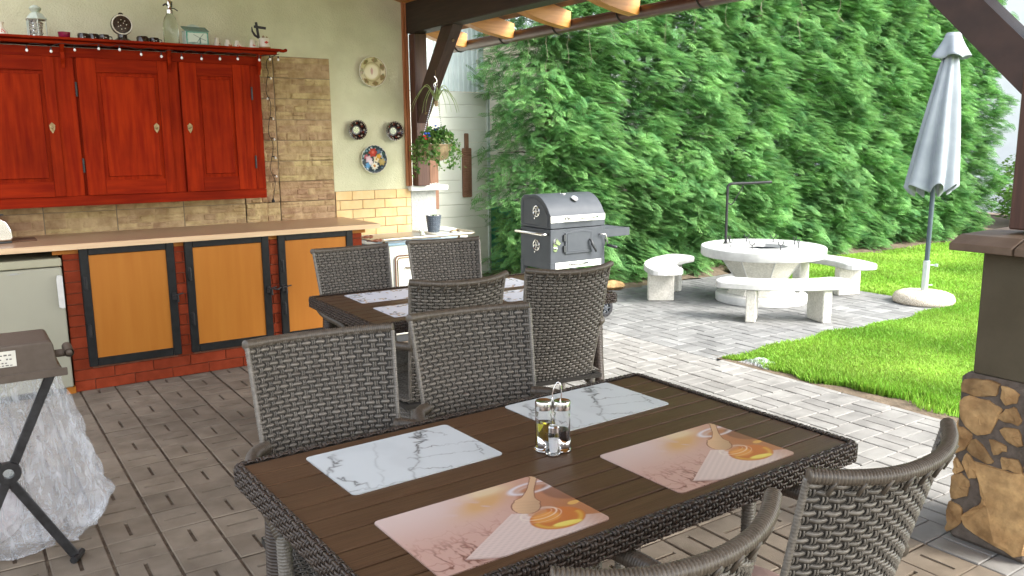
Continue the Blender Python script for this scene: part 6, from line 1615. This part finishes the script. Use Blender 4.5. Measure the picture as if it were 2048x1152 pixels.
# ------------------------------------------------------------------ PARASOL
UX, UY = 7.62, 4.27
t = thing("garden_parasol", "closed pale grey-blue garden parasol on the lawn edge", "parasol", (UX, UY, 0), 0)
tilt = radians(1.0); t.rotation_euler = (0, tilt, 0)
q = MB(); q.lathe([(.022, .105), (.022, 1.3)], 14); q.lathe([(.020, 1.3), (.020, 2.40)], 12); q.obj("pole", M_['umb_pole'], t, smooth=40)
q = MB(); q.lathe([(.031, .10), (.031, .40), (.024, .405)], 14); q.tube([(.03, -.02, .36), (.075, -.05, .36)], .006, 6); q.lathe([(.016, -.012), (.016, .012)], 8, (.078, -.052, .36)); q.tube([(.03, -.02, .17), (.06, -.04, .17)], .006, 6); q.obj("sleeve", M_['galv'], t, smooth=40)
q = MB(); na, nz2 = 96, 34; g = np.zeros((na, nz2, 3)); folds = 8
for i in range(na):
    a = 2*pi*i/na
    for j in range(nz2):
        s = j/(nz2-1); z = 2.32-s*(1.24-.0)
        R_ = .055+.180*s**.75
        ph = a*folds+1.6*s+1.1*sin(a*2+3*s)+.5*sin(a*5); fold = .5+.5*np.cos(ph); depth = .40+.10*sin(a*3+5*s)
        r = R_*(1-depth*(1-fold)**1.4*(.45+.55*s)) * (1+.10*cos(a-2.6)*s)
        a2 = a+.30*sin(ph)*(1/folds)*1.5*s
        z -= (.10*(1-fold) + .04*sin(a*1.0+.7))*s**6
        g[i, j] = (r*cos(a2), r*sin(a2), z)
lx, ly = .828*.06, -.56*.06
g[..., 0] += lx*np.clip((g[..., 2]-1.1)/1.3, 0, 1.1); g[..., 1] += ly*np.clip((g[..., 2]-1.1)/1.3, 0, 1.1)
g[:, -1, 2] = g[:, -2, 2]-.012
q.grid(g, close_u=True); o = q.obj("canopy", M_['umbrella'], t, smooth=True); sm = o.modifiers.new("s", 'SOLIDIFY'); sm.thickness = .003
lx, ly = .828*.06, -.56*.06
q = MB(); g = np.zeros((72, 10, 3))
for i in range(72):
    a = 2*pi*i/72
    for j in range(10):
        s = j/9; z = 2.475-.19*s-.03*s*(.5+.5*cos(a*4+1)); R_ = .065+.105*s**1.3; r = R_*(1-.38*s*(.5+.5*cos(a*4))**1.2); g[i, j] = (lx+r*cos(a), ly+r*sin(a), z)
q.grid(g, close_u=True); q.lathe([(.066, 2.474), (.055, 2.486), (.001, 2.490)], 24, (lx, ly, 0), caps=False); o = q.obj("top_cap", M_['umbrella'], t, smooth=True); sm = o.modifiers.new("s", 'SOLIDIFY'); sm.thickness = .003
q = MB(); q.lathe([(.001, .0), (.262, 0), (.272, .02), (.272, .05), (.255, .085), (.205, .108), (.05, .116), (.001, .116)], 44, caps=False); v = q.v[-1]; v += .0016*np.sin(v[:, [1, 2, 0]]*90+v[:, [2, 0, 1]]*70)
q.obj("round_base", M_['pebble'], t, smooth=True)

# ------------------------------------------------------------------ BAG STAND
m_bag, tb, bb = newmat("clear_crinkled_bag")
tr = nd(tb, "ShaderNodeBsdfTransparent"); mx = nd(tb, "ShaderNodeMixShader"); geo = nd(tb, "ShaderNodeTexCoord")
mp = nd(tb, "ShaderNodeMapping"); mp.inputs["Scale"].default_value = (4.5, 4.5, 1.3); mp.inputs["Rotation"].default_value = (.3, .5, 0)
n1 = nd(tb, "ShaderNodeTexNoise"); n1.inputs["Scale"].default_value = 6; n1.inputs["Detail"].default_value = 4; n1.inputs["Distortion"].default_value = 1.6
tb.links.new(geo.outputs["Object"], mp.inputs[0]); tb.links.new(mp.outputs[0], n1.inputs["Vector"])
rp = nd(tb, "ShaderNodeMapRange"); rp.inputs["From Min"].default_value = .42; rp.inputs["From Max"].default_value = .66; rp.inputs["To Min"].default_value = .20; rp.inputs["To Max"].default_value = .42
tb.links.new(n1.outputs["Fac"], rp.inputs["Value"]); tb.links.new(rp.outputs[0], mx.inputs[0]); tb.links.new(tr.outputs[0], mx.inputs[1]); tb.links.new(bb.outputs[0], mx.inputs[2]); tb.links.new(mx.outputs[0], tb.nodes["Material Output"].inputs[0])
bb.inputs["Base Color"].default_value = (.75, .79, .84, 1); bb.inputs["Roughness"].default_value = .22; bb.inputs["Specular IOR Level"].default_value = .8
bp = nd(tb, "ShaderNodeBump"); bp.inputs["Distance"].default_value = .007; bp.inputs["Strength"].default_value = .9; tb.links.new(n1.outputs["Fac"], bp.inputs["Height"]); tb.links.new(bp.outputs[0], bb.inputs["Normal"])
SXc, SYc = .055, 3.40
t = thing("bag_stand", "folding bag holder with taupe plastic lid and crossed black legs", "bag stand", (0, 0, 0))
q = MB(); q.prism([(-.5, .742), (.285, .742), (.276, .770), (.262, .785), (.256, .862), (.246, .872), (-.5, .876)], 3.27, 3.52, 'y'); o = q.obj("lid", M_['grey_plastic'], t, smooth=30); bv = o.modifiers.new("b", 'BEVEL'); bv.width = .007; bv.segments = 3; bv.limit_method = 'ANGLE'
q = MB(); q.bbox(-.5, .292, 3.262, 3.268, .744, .772, .002); q.obj("lid_flange", M_['grey_plastic'], t)
q = MB(); q.box(-.06, .140, 3.2675, 3.2695, .800, .855); st = q.obj("sticker", M_['sticker'], t)
q = MB(); r = random.Random(8)
for z, h in ((.842, .006), (.828, .007), (.815, .005), (.806, .004)):
    x = -.05
    while x < .128:
        w = r.uniform(.003, .010)
        if r.random() > .25: q.box(x, x+w, 3.2665, 3.2672, z-h/2, z+h/2*r.uniform(.2, 1))
        x += w+.004
q.obj("print", M_['ink'], st)
q = MB(); q.tube([(.262, 3.33, .812), (.300, 3.33, .812)], .014, 10); q.obj("knob_arm", M_['grey_plastic'], t, smooth=True)
q = MB(); q.tube([(.306, 3.30, .815), (.306, 3.37, .825)], .0165, 14, caps=False); q.tube([(.306, 3.30, .815), (.306, 3.37, .825)], .011, 12); q.obj("knob", M_['grey_plastic'], t, smooth=True)
for (a, b) in ((( .243, 3.345, .735), (-.066, 3.345, .075)), ((.262, 3.36, .02), (-.115, 3.36, .735))):
    a, b = np.array(a), np.array(b); d = b-a; L = np.linalg.norm(d); d /= L; M4 = Matrix.Translation(Vector((a+b)/2)) @ Vector((0, 0, 1)).rotation_difference(Vector(d)).to_matrix().to_4x4()
    q = MB(); q.bbox(-.016, .016, -.008, .008, -L/2, L/2, .003, M4); q.obj("leg", M_['black_metal'], t)
q = MB(); q.tube([(.252, 3.33, .014), (.288, 3.40, .012)], .014, 8); q.obj("foot", M_['black_metal'], t)
q = MB(); q.lathe([(.018, -.012), (.018, .012), (.040, .012), (.042, -.002), (.040, -.014), (.018, -.012)], 28, caps=False); put(q, (.079, 3.335, .400), ROT('X', pi/2)); q.obj("hub", M_['black_metal'], t, smooth=40)
q = MB(); q.lathe([(.001, 0), (.0175, 0)], 16, caps=False); put(q, (.079, 3.337, .400), ROT('X', pi/2)); q.obj("hub_disc", M_['galv'], t)
t = thing("plastic_bag", "crinkled translucent plastic bag hanging from the folding stand", "bag", (0, 0, 0))
na, nz2 = 110, 60; g = np.zeros((na, nz2, 3))
for i in range(na):
    a = 2*pi*i/na
    for j in range(nz2):
        s = j/(nz2-1); z = .755-s*.735
        bul = sin(min(1, s*1.08)*pi*.62)**.8
        rx = .27+.115*bul*(1 if cos(a) > 0 else .3)-.05*smooth(.88, 1.0, s); ry = .08+.10*bul-.06*smooth(.9, 1.0, s)
        w = .016*sin(a*9+s*7)*(.3+s)+.011*sin(a*17-s*11)+.006*sin(a*31+s*23)+.016*sin(a*5-s*5)*s
        x = (rx+w)*np.sign(cos(a))*abs(cos(a))**.75; y = (ry+w)*np.sign(sin(a))*abs(sin(a))**.8
        if cos(a) > 0: x += .055*math.exp(-((s-.80)/.07)**2)*max(0, cos(a))**6
        g[i, j] = (-.035+x+.045*s, 3.60+y, z+.010*sin(a*7+s*3)*s)
q = MB(); q.grid(g, close_u=True); c = g[:, -1].mean(0); bt = np.stack([g[:, -1], g[:, -1]*.5+c*.5+np.array([0, 0, .006]), np.repeat(c[None], na, 0)], 1); q.grid(bt, close_u=True)
q.obj("film", m_bag, t, smooth=True)
q = MB(); r = np.random.default_rng(4); g2 = np.zeros((40, 14, 3))
for i in range(40):
    for j in range(14):
        a = 2*pi*i/40; s = j/13; R_ = .02+.15*sin(pi*min(1, s*.95+.05))**.7; g2[i, j] = (-.05+R_*cos(a)*(1+.2*sin(a*3+s*9)), 3.60+.45*R_*sin(a)*(1+.2*sin(a*4+s*7)), .26-.24*s)
q.grid(g2, close_u=True); tt_ = thing("rubbish", "pale crumpled rubbish showing through the plastic bag", "rubbish", (0, 0, 0)); q.obj("pile", mat("crumpled_paper", (.33, .29, .29), .9, (.60, .58, .60), scale=9, bump=.01, bscale=14), tt_, smooth=True)
# crumpled clear wrap at the lawn corner
t = thing("crumpled_wrap", "crumpled clear plastic wrap lying at the corner of the lawn", "litter", (4.60, 3.70, 0))
g = np.zeros((22, 14, 3)); r = np.random.default_rng(6)
for i in range(22):
    for j in range(14): e = sin(pi*i/21)*sin(pi*j/13); g[i, j] = (-.09+.18*j/13+r.normal(0, .004), -.13+.26*i/21+r.normal(0, .004), .004+.035*e*(.5+r.random()*.7))
q = MB(); q.grid(g); q.obj("film", m_bag, t)
